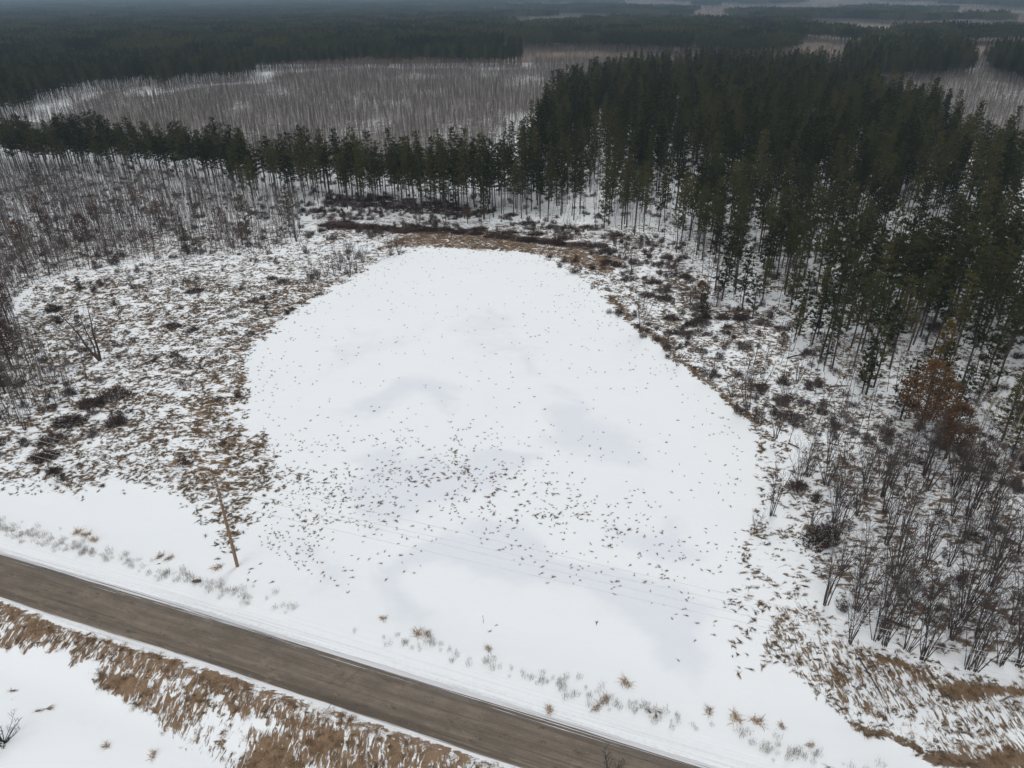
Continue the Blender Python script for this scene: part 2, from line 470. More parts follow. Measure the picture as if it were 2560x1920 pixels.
def road_material():
    mat = bpy.data.materials.new('worn_gravelly_asphalt')
    nt, n, l, b = nodes_of(mat)

    def math_(op, a, c=None):
        q = n.new('ShaderNodeMath'); q.operation = op
        for k, v in enumerate((a, c)):
            if v is None: continue
            if isinstance(v, (int, float)): q.inputs[k].default_value = v
            else: l.new(v, q.inputs[k])
        return q.outputs[0]
    uv = n.new('ShaderNodeUVMap'); uv.uv_map = 'UVMap'
    sep = n.new('ShaderNodeSeparateXYZ'); l.new(uv.outputs[0], sep.inputs[0])

    def noise(sx, sy, scale, detail=5, rough=.65):
        mp = n.new('ShaderNodeMapping'); mp.inputs['Scale'].default_value = (sx, sy, 1)
        l.new(uv.outputs[0], mp.inputs['Vector'])
        q = n.new('ShaderNodeTexNoise'); q.inputs['Scale'].default_value = scale
        q.inputs['Detail'].default_value = detail; q.inputs['Roughness'].default_value = rough
        l.new(mp.outputs[0], q.inputs['Vector']); return q.outputs['Fac']

    def mapr(v, a, c, lo=0.0, hi=1.0):
        q = n.new('ShaderNodeMapRange'); q.interpolation_type = 'SMOOTHSTEP'
        q.inputs[1].default_value = a; q.inputs[2].default_value = c
        q.inputs[3].default_value = lo; q.inputs[4].default_value = hi
        l.new(v, q.inputs[0]); return q.outputs[0]

    def mix(f, a, c):
        q = n.new('ShaderNodeMix'); q.data_type = 'RGBA'
        l.new(f, q.inputs[0])
        for k, v in ((6, a), (7, c)):
            if isinstance(v, tuple): q.inputs[k].default_value = (*v, 1)
            else: l.new(v, q.inputs[k])
        return q.outputs[2]
    v = sep.outputs['Y']                       # metres across, 0 = centre, + = pond side
    streak = noise(.045, 1.0, 1.6, 6, .7)
    fine = noise(1, 1, 6, 6, .85)
    r = ramp(nt, [(.34, (.085, .072, .059)), (.46, (.160, .134, .107)), (.56, (.205, .172, .136)), (.70, (.265, .224, .178))])
    l.new(math_('ADD', math_('MULTIPLY', streak, .62), math_('MULTIPLY', fine, .38)), r.inputs['Fac'])
    c = r.outputs['Color']
    c = mix(math_('MULTIPLY', mapr(v, RW - 1.8, RW - .2), .65), c, (.150, .138, .132))      # bare grey asphalt towards the pond edge
    dark = math_('MULTIPLY', mapr(noise(.03, 1.4, 1.3, 5, .75), .42, .58), mapr(v, -.9, -RW + .5))
    c = mix(math_('MULTIPLY', dark, .75), c, (.062, .052, .042))                                # wet edge, near side
    blot = mapr(noise(.5, .9, .55, 6, .75), .40, .64)
    c = mix(math_('MULTIPLY', blot, .75), c, (.118, .100, .079))
    pale = mapr(noise(.4, .9, .8, 6, .8), .54, .70)
    c = mix(math_('MULTIPLY', pale, .65), c, (.265, .225, .178))
    tracks = math_('MULTIPLY', mapr(noise(.02, 2.2, 1.7, 5, .75), .52, .64), .75)
    c = mix(tracks, c, (.105, .086, .068))
    cr = math_('MULTIPLY', mapr(noise(.35, .8, 1.6, 7, .85), .55, .64), .7)
    c = mix(cr, c, (.06, .05, .042))
    # snow lying along the edges in streaks
    e1 = math_('ADD', v, math_('MULTIPLY', math_('SUBTRACT', noise(.03, 3.6, 1.5, 6, .75), .5), 3.8))
    s1 = mapr(e1, RW - .52, RW - .34)
    e2 = math_('ADD', math_('MULTIPLY', v, -1.0), math_('MULTIPLY', math_('SUBTRACT', noise(.05, 2.6, 1.2, 5, .7), .5), 1.1))
    s2 = mapr(e2, RW - .22, RW - .02)
    s = math_('MAXIMUM', s1, s2)
    c = mix(math_('MULTIPLY', s, .93), c, (.76, .78, .80))
    l.new(c, b.inputs['Base Color'])
    b.inputs['Roughness'].default_value = .8
    b.inputs['Specular IOR Level'].default_value = .2
    bp = n.new('ShaderNodeBump'); bp.inputs['Strength'].default_value = .35; bp.inputs['Distance'].default_value = .04
    l.new(math_('ADD', fine, s), bp.inputs['Height'])
    l.new(bp.outputs['Normal'], b.inputs['Normal'])
    return mat


# ------------------------------------------------------------------ object helpers
def tag(o, label=None, cat=None, group=None, kind=None):
    if label: o['label'] = label
    if cat: o['category'] = cat
    if group: o['group'] = group
    if kind: o['kind'] = kind
    return o


def empty(name, loc=(0, 0, 0)):
    o = bpy.data.objects.new(name, None)
    o.empty_display_size = .3
    COL.objects.link(o)
    o.location = loc
    return o


def part(name, me, parent=None):
    o = bpy.data.objects.new(name, me)
    COL.objects.link(o)
    o.parent = parent
    return o


class MB:
    def __init__(s):
        s.v = []; s.f = []

    def tube(s, pts, rad, k=3):
        n0 = len(s.v)
        pts = [Vector(p) for p in pts]
        for i, p in enumerate(pts):
            a = pts[max(i - 1, 0)]; c = pts[min(i + 1, len(pts) - 1)]
            t = (c - a).normalized()
            u = t.cross(Vector((.31, .95, .05)))
            if u.length < .1: u = t.cross(Vector((1, 0, 0)))
            u.normalize(); w = t.cross(u)
            for j in range(k):
                q = 2 * math.pi * j / k
                s.v.append(p + (u * math.cos(q) + w * math.sin(q)) * rad[i])
        for i in range(len(pts) - 1):
            for j in range(k):
                a = n0 + i * k + j; b_ = n0 + i * k + (j + 1) % k
                s.f.append((a, b_, b_ + k, a + k))
        s.f.append(tuple(n0 + (len(pts) - 1) * k + j for j in range(k)))
        s.f.append(tuple(n0 + j for j in reversed(range(k))))

    def tri(s, a, b_, c):
        n0 = len(s.v); s.v += [a, b_, c]; s.f.append((n0, n0 + 1, n0 + 2))

    def quad(s, a, b_, c, d):
        n0 = len(s.v); s.v += [a, b_, c, d]; s.f.append((n0, n0 + 1, n0 + 2, n0 + 3))

    def blade(s, p, d, ln, w, droop=0.0, seg=1):
        """a tapering blade from p along d"""
        d = Vector(d).normalized(); p = Vector(p)
        sd = d.cross(Vector((random.uniform(-1, 1), random.uniform(-1, 1), random.uniform(.2, 1))))
        if sd.length < .05: sd = Vector((1, 0, 0))
        sd.normalize()
        if seg == 1:
            s.tri(p - sd * w * .5, p + sd * w * .5, p + d * ln)
        else:
            n0 = len(s.v); q = p.copy(); dd = d.copy()
            for i in range(seg):
                ww = w * .5 * (1 - i / seg * .6)
                s.v += [q - sd * ww, q + sd * ww]
                q = q + dd * (ln / seg)
                dd = (dd + Vector((0, 0, -droop / seg))).normalized()
            s.v.append(q)
            for i in range(seg - 1):
                a = n0 + 2 * i
                s.f.append((a, a + 1, a + 3, a + 2))
            a = n0 + 2 * (seg - 1)
            s.f.append((a, a + 1, len(s.v) - 1))

    def lathe(s, prof, k=10, base=(0, 0, 0)):
        n0 = len(s.v); b_ = Vector(base)
        for r, z in prof:
            for j in range(k):
                q = 2 * math.pi * j / k
                s.v.append(b_ + Vector((r * math.cos(q), r * math.sin(q), z)))
        for i in range(len(prof) - 1):
            for j in range(k):
                a = n0 + i * k + j; c = n0 + i * k + (j + 1) % k
                s.f.append((a, c, c + k, a + k))
        s.f.append(tuple(n0 + (len(prof) - 1) * k + j for j in range(k)))
        s.f.append(tuple(n0 + j for j in reversed(range(k))))

    def box(s, c, sx, sy, sz, bev=.01, ax=None):
        """bevelled beam"""
        c = Vector(c); n0 = len(s.v)
        for z, kx in ((-sz / 2, bev), (-sz / 2 + bev, 0), (sz / 2 - bev, 0), (sz / 2, bev)):
            for px, py in ((-1, -1), (1, -1), (1, 1), (-1, 1)):
                v = Vector((px * (sx / 2 - kx), py * (sy / 2 - kx), z))
                s.v.append(c + (ax @ v if ax is not None else v))
        for i in range(3):
            for j in range(4):
                a = n0 + i * 4 + j; b_ = n0 + i * 4 + (j + 1) % 4
                s.f.append((a, b_, b_ + 4, a + 4))
        s.f.append((n0 + 3, n0 + 2, n0 + 1, n0)); s.f.append((n0 + 12, n0 + 13, n0 + 14, n0 + 15))

    def mesh(s, name, mat, smooth=False):
        me = bpy.data.meshes.new(name)
        me.from_pydata([tuple(p) for p in s.v], [], s.f)
        me.materials.append(MATS[mat])
        if smooth:
            me.polygons.foreach_set('use_smooth', [True] * len(me.polygons))
        return me


R = random.uniform


def vdir(az, el):
    return Vector((math.cos(az) * math.cos(el), math.sin(az) * math.cos(el), math.sin(el)))


# ------------------------------------------------------------------ ground, pond and road
def build_ground():
    mat = ground_material()
    nr, nc = 860, 460
    t = np.linspace(0, 1, nr)
    yy = 8 * (7000 / 8.0) ** t
    yy = np.concatenate([[-140, -60, -20, -5], yy])
    u = np.linspace(-1, 1, nc)
    hw = np.abs(yy) * .98 + 30
    hw = np.where(yy < 8, 60 + np.abs(yy), hw)
    X = u[None, :] * hw[:, None]
    Y = np.repeat(yy[:, None], nc, 1)
    x = X.ravel(); y = Y.ravel()
    g, b = cover(x, y)
    z = height(x, y)
    near = sstep(260, 120, y)
    z = z + near * np.maximum(g, b) * (fbm(x / .8, y / .8, 91, 2) - .45) * np.where(road_d(x, y) < 0, .16, .36) * (np.abs(road_d(x, y)) > RW + .3)
    ice = np.zeros(x.shape)
    sel = (y < 190)
    wx = x[sel] + 5 * (fbm(x[sel] / 7, y[sel] / 7, 13) - .5); wy = y[sel] + 5 * (fbm(x[sel] / 7, y[sel] / 7, 14) - .5)
    acc = np.zeros(wx.shape)
    for k_, q in enumerate(ICE):
        acc = np.maximum(acc, mask(q, wx, wy, 4.0) * (1, 1.5, 1, .9, .8, .5, .7, .4)[k_])
    ice[sel] = acc
    d = road_d(x, y)
    grit = np.exp(-np.clip(np.abs(d) - RW, 0, 99) / 1.1) * (np.abs(d) < RW + 6)
    dry = np.maximum.reduce([mask(BANK, x, y, 3), .65 * mask(CORNER, x, y, 3),   .55 * mask(SHORE_BACK, x, y, 3), .6 * mask(RIM, x, y, 2), sstep(-RW + .2, -RW - .4, d) * sstep(-RW - 9, -RW - 5, d),
                             .6 * mask(MEADOW_CORE, x, y, 6) + .1])
    litter = np.clip(np.asarray(FARM[0]) * np.where(y > 720, .15, .9), 0, 1)
    along = np.maximum(mask(CORNER, x, y, 4), sstep(-RW, -RW - 2, d) * (y < 90))
    co = np.stack([x, y, z], 1)
    n = nr + 4
    idx = np.arange(n * nc).reshape(n, nc)
    q = np.stack([idx[:-1, :-1], idx[:-1, 1:], idx[1:, 1:], idx[1:, :-1]], -1).reshape(-1, 4)
    fc = co[q].mean(1)
    inp = sdist(POND, fc[:, 0], fc[:, 1]) > 0
    for nm, sel in (('ground', ~inp), ('frozen_pond', inp)):
        fq = q[sel]
        used, inv = np.unique(fq, return_inverse=True)
        inv = inv.reshape(-1, 4)
        me = bpy.data.meshes.new(nm)
        me.vertices.add(len(used)); me.vertices.foreach_set('co', co[used].astype(np.float32).ravel())
        me.loops.add(inv.size); me.loops.foreach_set('vertex_index', inv.astype(np.int32).ravel())
        me.polygons.add(len(inv)); me.polygons.foreach_set('loop_start', np.arange(0, inv.size, 4, dtype=np.int32))
        me.update(calc_edges=True)
        me.polygons.foreach_set('use_smooth', np.ones(len(inv), bool))
        for an, av in (('grass', g), ('brush', b), ('ice', ice), ('grit', grit), ('dry', dry), ('along', along), ('litter', litter), ('rs', x * .94), ('rd', np.clip(d, -20, 20))):
            a = me.attributes.new(an, 'FLOAT', 'POINT'); a.data.foreach_set('value', av[used].astype(np.float32))
        me.materials.append(mat)
        o = part(nm, me)
        tag(o, 'snow covered ground with dead grass showing through' if nm == 'ground' else 'frozen pond under smooth white snow with grey wind-scoured patches',
            None, None, 'structure')


def build_road():
    xs = np.arange(-150, 110, .5)
    ws = np.array([-RW - .10, -RW + .02, -RW * .5, 0, RW * .5, RW - .02, RW + .10])
    zs = np.array([-.14, 0, .03, .05, .03, 0, -.14])
    sl = (road_mid(xs + .1) - road_mid(xs - .1)) / .2
    ln = np.sqrt(1 + sl ** 2)
    nx, ny = -sl / ln, 1 / ln
    ms = np.cumsum(.5 * ln)
    me = bpy.data.meshes.new('road')
    V = []; Fq = []; UVv = []
    for i, x in enumerate(xs):
        wob = .10 * (vnoise(np.array([x / 1.7]), np.array([.5]), 5)[0] - .5), .16 * (vnoise(np.array([x / 1.3]), np.array([7.5]), 6)[0] - .5)
        for j, w in enumerate(ws):
            ww = w + (wob[0] if j > 4 else wob[1] if j < 2 else 0)
            V.append((x + nx[i] * ww, float(road_mid(x)) + ny[i] * ww, ROAD_Z + zs[j])); UVv.append((ms[i], ww))
    k = len(ws)
    for i in range(len(xs) - 1):
        for j in range(k - 1):
            Fq.append((i * k + j, (i + 1) * k + j, (i + 1) * k + j + 1, i * k + j + 1))
    me.from_pydata(V, [], Fq)
    uvl = me.uv_layers.new(name='UVMap')
    li = np.zeros(len(me.loops), np.int32); me.loops.foreach_get('vertex_index', li)
    uvl.data.foreach_set('uv', np.array(UVv, np.float32)[li].ravel())
    me.polygons.foreach_set('use_smooth', [True] * len(me.polygons))
    me.materials.append(road_material())
    o = tag(part('road', me), 'narrow worn brown-grey road with snow along its edges', None, None, 'structure')
    # open cracks across the carriageway, real strips a little proud of the surface
    for pts in ([(79, 1475), (90, 1467), (97, 1463), (105, 1456)], [(905, 1668), (890, 1682), (872, 1697), (858, 1710), (846, 1722)],
                [(830, 1755), (822, 1768), (814, 1776)]):
        mb = MB()
        for (a, c), (e, f) in zip(pts[:-1], pts[1:]):
            p = Vector((*un(a / S, c / S, ROAD_Z + .05), ROAD_Z + .0)); q = Vector((*un(e / S, f / S, ROAD_Z + .05), ROAD_Z + .0))
            for v in (p, q):
                dd = float(road_d(v.x, v.y)); v.z = ROAD_Z + .058 - .05 * abs(dd) / RW
            t = (q - p).normalized(); s_ = Vector((-t.y, t.x, 0)) * R(.02, .035)
            mb.quad(p - s_, p + s_, q + s_ * .8, q - s_ * .8)
        part('crack', mb.mesh('crack', 'stone_grey'), o)


build_ground()
build_road()
print('ground', round(time.time() - T0, 1))

# ------------------------------------------------------------------ plants: prototypes (meshes shared by all copies)


def make_pine(hh, crown_frac, wid, needles='pine_needles', dens=1.0):
    tr = MB(); cr = MB()
    bend = Vector((R(-.4, .4), R(-.4, .4), 0))
    P = [Vector((0, 0, -.4)), Vector((0, 0, 0)), Vector((0, 0, hh * .45)) + bend * .6, Vector((0, 0, hh * .8)) + bend, Vector((0, 0, hh * .97)) + bend]
    tr.tube(P, [.19, .165, .13, .075, .02], 5)
    z0 = hh * (1 - crown_frac)
    for _ in range(14):                                 # dead stubs under the crown
        z = R(hh * .15, z0 + 1); a = R(0, 6.28)
        p = Vector((0, 0, z)) + bend * .5
        tr.tube([p, p + vdir(a, R(-.2, .2)) * R(.5, 1.7)], [.028, .008], 3)
    z = z0
    lop = R(0, 6.28)
    while z < hh - .3:
        f = (z - z0) / (hh - z0)
        rr = wid * (1 - f) ** .78 * (.66 + .34 * min(1, f / .2)) + .25
        nb = max(3, int(R(3.2, 5.4) * dens))
        a0 = R(0, 6.28)
        for j in range(nb):
            a = a0 + j * 6.283 / nb + R(-.5, .5)
            L = rr * R(.5, 1.2) * (1 + .18 * math.cos(a - lop))
            el = R(-.05, .3) + f * .6
            b0 = Vector((bend.x * min(1, z / hh * 1.2), bend.y * min(1, z / hh * 1.2), z + R(-.35, .35)))
            d = vdir(a, el)
            tip = b0 + d * L + Vector((0, 0, .16 * L))
            tr.tube([b0, tip], [.045, .012], 3)
            for k in range(max(1, int(L / .75 + .5))):          # pads of needles towards the tip
                q = b0.lerp(tip, 1 - k * .75 / max(L, .76)) + Vector((R(-.2, .2), R(-.2, .2), R(-.05, .2)))
                for _ in range(3):
                    q2 = q + Vector((R(-.34, .34), R(-.34, .34), R(-.12, .16)))
                    for _ in range(9):
                        dd = (vdir(R(0, 6.28), R(-.15, 1.2)) + d * .45)
                        cr.blade(q2, dd, R(.34, .62), R(.11, .19))
        z += R(.62, 1.0)
    top = Vector((0, 0, hh)) + bend
    for _ in range(22):
        cr.blade(top - Vector((0, 0, R(0, .9))), vdir(R(0, 6.28), R(.2, 1.4)), R(.35, .65), .14)
    return [('trunk', tr.mesh('pine_trunk', 'pine_bark')), ('crown', cr.mesh('pine_crown', needles))]


def branchy(tr, cr, p, d, ln, r, depth, k=3, spread=.55, nch=4, up=.25):
    """a limb with side limbs; thick limbs go to tr, twigs to cr"""
    pts = [p]; rad = [r]; dd = d.copy(); q = p.copy()
    seg = 3 if depth > 0 else 2
    for i in range(seg):
        dd = (dd + Vector((R(-.14, .14), R(-.14, .14), up * .35))).normalized()
        q = q + dd * ln / seg
        pts.append(q.copy()); rad.append(r * (1 - .8 * (i + 1) / seg))
    (tr if tr is not None else cr).tube(pts, rad, k)
    if depth <= 0: return
    for c in range(nch):
        t = R(.25, .98)
        i = min(int(t * seg), seg - 1)
        o = pts[i].lerp(pts[i + 1], t * seg - i)
        a = R(0, 6.28)
        nd = (dd * (1 - spread) + vdir(a, R(-.1, .6)) * spread).normalized()
        branchy(None, cr, o, nd, ln * R(.35, .6) * (1.15 - t * .5), max(.008, r * .42), depth - 1, 3, spread, max(2, nch - 1), up)


def make_sapling(hh, r, bark='grey_bark', rich=1.0):
    tr = MB(); cr = MB()
    lean = Vector((R(-.09, .09), R(-.09, .09), 1)).normalized()
    pts = [Vector((0, 0, -.3))]; q = Vector((0, 0, 0)); dd = lean.copy(); pts.append(q.copy())
    rad = [r * 1.15, r]
    for i in range(5):
        dd = (dd + Vector((R(-.07, .07), R(-.07, .07), .06))).normalized()
        q = q + dd * hh / 5; pts.append(q.copy()); rad.append(r * (1 - (i + 1) / 5 * .92))
    tr.tube(pts, rad, 4)
    for _ in range(int(15 * rich)):
        t = R(.28, .99) ** .8
        i = 1 + min(int(t * 5), 4)
        o = pts[i].lerp(pts[i + 1], t * 5 - (i - 1))
        a = R(0, 6.28)
        nd = (vdir(a, R(.35, 1.0)) * .8 + Vector((0, 0, .35))).normalized()
        branchy(None, cr, o, nd, hh * R(.10, .22) * (1.25 - t), max(.012, r * .3), 1, 3, .5, 3, .4)
    return [('trunk', tr.mesh('sapling_trunk', bark)), ('crown', cr.mesh('sapling_twigs', bark))]


def make_stems(n, hh, spread, r, bark='dark_bark', twig=1.0):
    """multi-stemmed shrub: every stem is a mesh of its own with its twigs"""
    out = []
    a0 = R(0, 6.28)
    for s_ in range(n):
        tr = MB(); cr = MB()
        a = a0 + s_ * 6.283 / n + R(-.4, .4)
        el = math.pi / 2 - R(.15, 1) * spread
        d = vdir(a, el)
        h_ = hh * R(.6, 1.08); q = Vector((math.cos(a), math.sin(a), 0)) * R(.05, .28)
        pts = [q - Vector((0, 0, .25)), q.copy()]; rr = r * R(.7, 1.2); rad = [rr * 1.15, rr]
        dd = d.copy()
        for i in range(5):
            dd = (dd + Vector((R(-.13, .13), R(-.13, .13), .07))).normalized()
            q = q + dd * h_ / 5; pts.append(q.copy()); rad.append(rr * (1 - (i + 1) / 5 * .88))
        tr.tube(pts, rad, 4)
        for _ in range(int(8 * twig)):
            t = R(.3, .98); i = 1 + min(int(t * 5), 4)
            o = pts[i].lerp(pts[i + 1], t * 5 - (i - 1))
            nd = (dd * .55 + vdir(R(0, 6.28), R(-.1, .7)) * .6).normalized()
            branchy(None, cr, o, nd, h_ * R(.12, .28) * (1.2 - t * .6), max(.009, rr * .36), 1, 3, .5, 3, .25)
        out.append((tr.mesh('stem', bark), cr.mesh('twigs', bark)))
    return out


def make_mound(w, hh, n, mat='brush_twigs'):
    mb = MB()
    for _ in range(n):
        a = R(0, 6.28); rr = math.sqrt(R(0, 1)); x, y = math.cos(a) * rr * w, math.sin(a) * rr * w * .75
        top = hh * math.sqrt(max(.08, 1 - rr * rr)) * R(.55, 1.1)
        p = Vector((x * .8, y * .8, -.1)); q = Vector((x + R(-.25, .25), y + R(-.25, .25), top))
        mid = p.lerp(q, .55) + Vector((R(-.2, .2), R(-.2, .2), 0))
        mb.blade(p, mid - p, (mid - p).length * 1.2, .05)
        for _ in range(6):
            o = p.lerp(q, R(.35, 1))
            mb.blade(o, vdir(R(0, 6.28), R(-.1, 1.2)), R(.25, .6), R(.03, .065))
    return mb.mesh('shrub_twigs', mat)


def make_oak(hh, wid, n, low=.25, leaf='rust_leaves'):
    tr = MB(); tw = MB(); cr = MB()
    tr.tube([Vector((0, 0, -.3)), Vector((0, 0, hh * .4)), Vector((.1, .1, hh * .75)), Vector((0, .1, hh * .95))], [.18, .14, .07, .02], 5)
    for _ in range(16):
        z = R(low, .9) * hh
        branchy(None, tw, Vector((0, 0, z)), vdir(R(0, 6.28), R(.1, .7)), wid * R(.5, 1.0), .045, 1, 3, .5, 3, .2)
    for _ in range(n):
        f = R(low, 1); a = R(0, 6.28)
        rr = wid * math.sin(math.pi * min(1, .12 + .86 * (f - low) / (1 - low))) ** .7 * math.sqrt(R(.05, 1)) + .1
        c = Vector((math.cos(a) * rr, math.sin(a) * rr, f * hh))
        if vnoise(np.array([c.x * 1.3 + 20]), np.array([c.z * 1.3 + c.y * .9]), 3)[0] < .44: continue
        for _ in range(7):
            cr.blade(c + Vector((R(-.25, .25), R(-.25, .25), R(-.25, .25))), vdir(R(0, 6.28), R(-.9, .6)), R(.14, .26), R(.11, .2))
    t = tr
    return [('trunk', t.mesh('oak_trunk', 'dark_bark')), ('branches', tw.mesh('oak_limbs', 'dark_bark')), ('crown', cr.mesh('oak_leaves', leaf))]


def make_spruce(hh, wid):
    tr = MB(); cr = MB()
    tr.tube([Vector((0, 0, -.3)), Vector((0, 0, hh * .5)), Vector((0, 0, hh * .98))], [.12, .08, .015], 5)
    z = hh * .06
    while z < hh:
        f = z / hh; rr = wid * (1 - f) ** .85 + .08
        for j in range(7):
            a = R(0, 6.28); L = rr * R(.7, 1.1)
            d = vdir(a, R(-.3, .1)); b0 = Vector((0, 0, z))
            for k in range(max(2, int(L / .3))):
                q = b0 + d * L * (k + .6) / max(2, int(L / .3))
                for _ in range(6):
                    cr.blade(q, d * .7 + vdir(R(0, 6.28), R(-.6, .6)), R(.2, .4), .11)
        z += R(.28, .42)
    return [('trunk', tr.mesh('spruce_trunk', 'dark_bark')), ('crown', cr.mesh('spruce_crown', 'pine_needles'))]


def make_tuft(n, ln, lift, w, mat, oneside=True):
    """dead grass: blades swept over to one side, or an upright spray"""
    mb = MB(); a0 = R(-.5, .5)
    for _ in range(n):
        if oneside:
            a = a0 + random.gauss(0, .38) + (math.pi if R(0, 1) < .18 else 0)
            p = Vector((R(-.16, .16), R(-.07, .07), -.03))
            mb.blade(p, vdir(a, R(*lift)), ln * R(.55, 1.25), w * R(.6, 1.3), droop=1.9, seg=3)
        else:
            p = Vector((R(-.3, .3), R(-.22, .22), -.03))
            mb.blade(p, vdir(R(-3.14, 3.14), R(*lift)), ln * R(.5, 1.2), w * R(.6, 1.3), droop=1.1, seg=3)
    return mb.mesh('tuft', mat)


def make_weeds(n, hh):
    mb = MB()
    for _ in range(n):
        p = Vector((R(-.35, .35), R(-.35, .35), -.03))
        d = vdir(R(0, 6.28), R(1.15, 1.5)); L = hh * R(.5, 1.1)
        mb.blade(p, d, L, .022)
        for _ in range(3):
            mb.blade(p + d * L * R(.45, .9), vdir(R(0, 6.28), R(.2, 1)), L * R(.1, .25), .02)
    return mb.mesh('weeds', 'weed_stalks')


PINES = [make_pine(R(18.5, 22.0), R(.60, .72), R(2.6, 3.2)) for _ in range(6)] + [make_pine(R(12.5, 17.5), R(.42, .60), R(2.1, 3.0)) for _ in range(10)]
YPINE = [make_pine(R(9, 12), R(.78, .88), R(1.9, 2.4), dens=.9) for _ in range(3)]
YELLOW = [make_pine(13.5, .6, 2.2, 'yellow_needles')]
SAPS = [make_sapling(R(5.5, 10), R(.04, .07), random.choice(['grey_bark', 'dark_bark', 'dark_bark', 'grey_bark']), 1.7) for _ in range(12)]
TALLS = [make_sapling(R(6, 9.5), R(.035, .055), 'pale_bark' if i_ == 0 else 'dark_bark' if i_ == 1 else 'grey_bark', 5.0) for i_ in range(9)]
ASPENS = [make_sapling(R(11, 14), R(.09, .12), 'pale_bark', 2.6) for _ in range(4)]
ALDERS = [make_stems(random.randint(6, 10), R(9.0, 11.5), .26, .050, twig=2.3) for _ in range(7)]
WILLOWS = [make_stems(random.randint(7, 11), R(4.6, 6.2), .46, .046, twig=1.6) for _ in range(6)]
VTREE = None
MOUNDS = [make_mound(R(1.2, 2.0), R(.9, 1.4), 190) for _ in range(5)]
OAKS = [make_oak(8.5, 2.9, 1700), make_oak(7.0, 2.0, 1100), make_oak(5.0, 1.7, 620)]
FOAKS = [make_oak(7.5, 2.0, 420, .3, 'faded_leaves'), make_oak(6.0, 1.7, 330, .3, 'faded_leaves')]
SPRUCE = make_spruce(9.5, 1.25)
SPRUCE_S = make_spruce(3.2, 1.25)
TUFTS_DARK = [make_tuft(26, .50, (.15, .85), .032, 'dark_sedge') for _ in range(6)]
TUFTS_TAN = [make_tuft(30, .62, (.2, 1.0), .032, 'dead_grass') for _ in range(6)]
CLUMPS = [make_tuft(75, .66, (.35, 1.35), .030, 'straw', False) for _ in range(3)]
BANKG = [make_tuft(34, .34, (.6, 1.45), .022, random.choice(['straw', 'dead_grass']), False) for _ in range(6)]
WEEDS = [make_weeds(20, .9) for _ in range(4)]
print('protos', round(time.time() - T0, 1))


def merge(items, name):
    """several prototypes, each moved and scaled, joined into one multi-material mesh (a grove seen from afar)"""
    vs = []; fs = []; mi = []; mats = []; off = 0
    for me, (x, y, z), rz, sc in items:
        n = len(me.vertices)
        co = np.zeros(n * 3, np.float32); me.vertices.foreach_get('co', co); co = co.reshape(-1, 3) * sc
        c, s_ = math.cos(rz), math.sin(rz)
        vs.append(np.stack([co[:, 0] * c - co[:, 1] * s_ + x, co[:, 0] * s_ + co[:, 1] * c + y, co[:, 2] + z], 1))
        mt = me.materials[0]
        if mt not in mats: mats.append(mt)
        k = mats.index(mt)
        for p in me.polygons:
            fs.append([v + off for v in p.vertices]); mi.append(k)
        off += n
    me = bpy.data.meshes.new(name)
    me.from_pydata(np.concatenate(vs).tolist(), [], fs)
    for mt in mats: me.materials.append(mt)
    me.polygons.foreach_set('material_index', mi)
    return me


def far_pine():
    """a plantation pine as it reads from a kilometre off: few, larger sprays"""
    cr = MB(); hh = R(17, 21); w = R(2.0, 2.7)
    for _ in range(46):
        f = R(0, 1) ** .8; z = hh * (.42 + .58 * f); rr = w * (1 - f) ** .6 * R(.3, 1) + .1; a = R(0, 6.28)
        q = Vector((math.cos(a) * rr, math.sin(a) * rr, z))
        for _ in range(3):
            cr.blade(q, vdir(R(0, 6.28), R(-.2, 1.1)), R(.9, 1.5), R(.6, .9))
    cr.blade((0, 0, hh - 1), (0, 0, 1), 1.6, .7)
    return cr.mesh('far_crown', 'pine_needles')


FARP = [far_pine() for _ in range(6)]
GROVES = []
for _ in range(4):
    it = []
    for i in range(7):
        for j in range(7):
            x, y = (i - 3) * 4.4 + R(-1.3, 1.3), (j - 3) * 4.4 + R(-1.3, 1.3)
            it.append((random.choice(FARP), (x, y, 0), R(0, 6.28), R(.88, 1.1)))
            if R(0, 1) < .35: it.append((random.choice(PINES)[0][1], (x, y, 0), 0, .9))
    GROVES.append(merge(it, 'pine_grove'))
BAREG = []
for _ in range(4):
    it = []
    for i in range(6):
        for j in range(6):
            x, y = (i - 2.5) * 5 + R(-2, 2), (j - 2.5) * 5 + R(-2, 2)
            t = random.choice(TALLS); rz = R(0, 6.28); sc = R(.75, 1.05)
            for _, me in t: it.append((me, (x, y, 0), rz, sc))
    BAREG.append(merge(it, 'bare_grove'))
print('groves', round(time.time() - T0, 1))


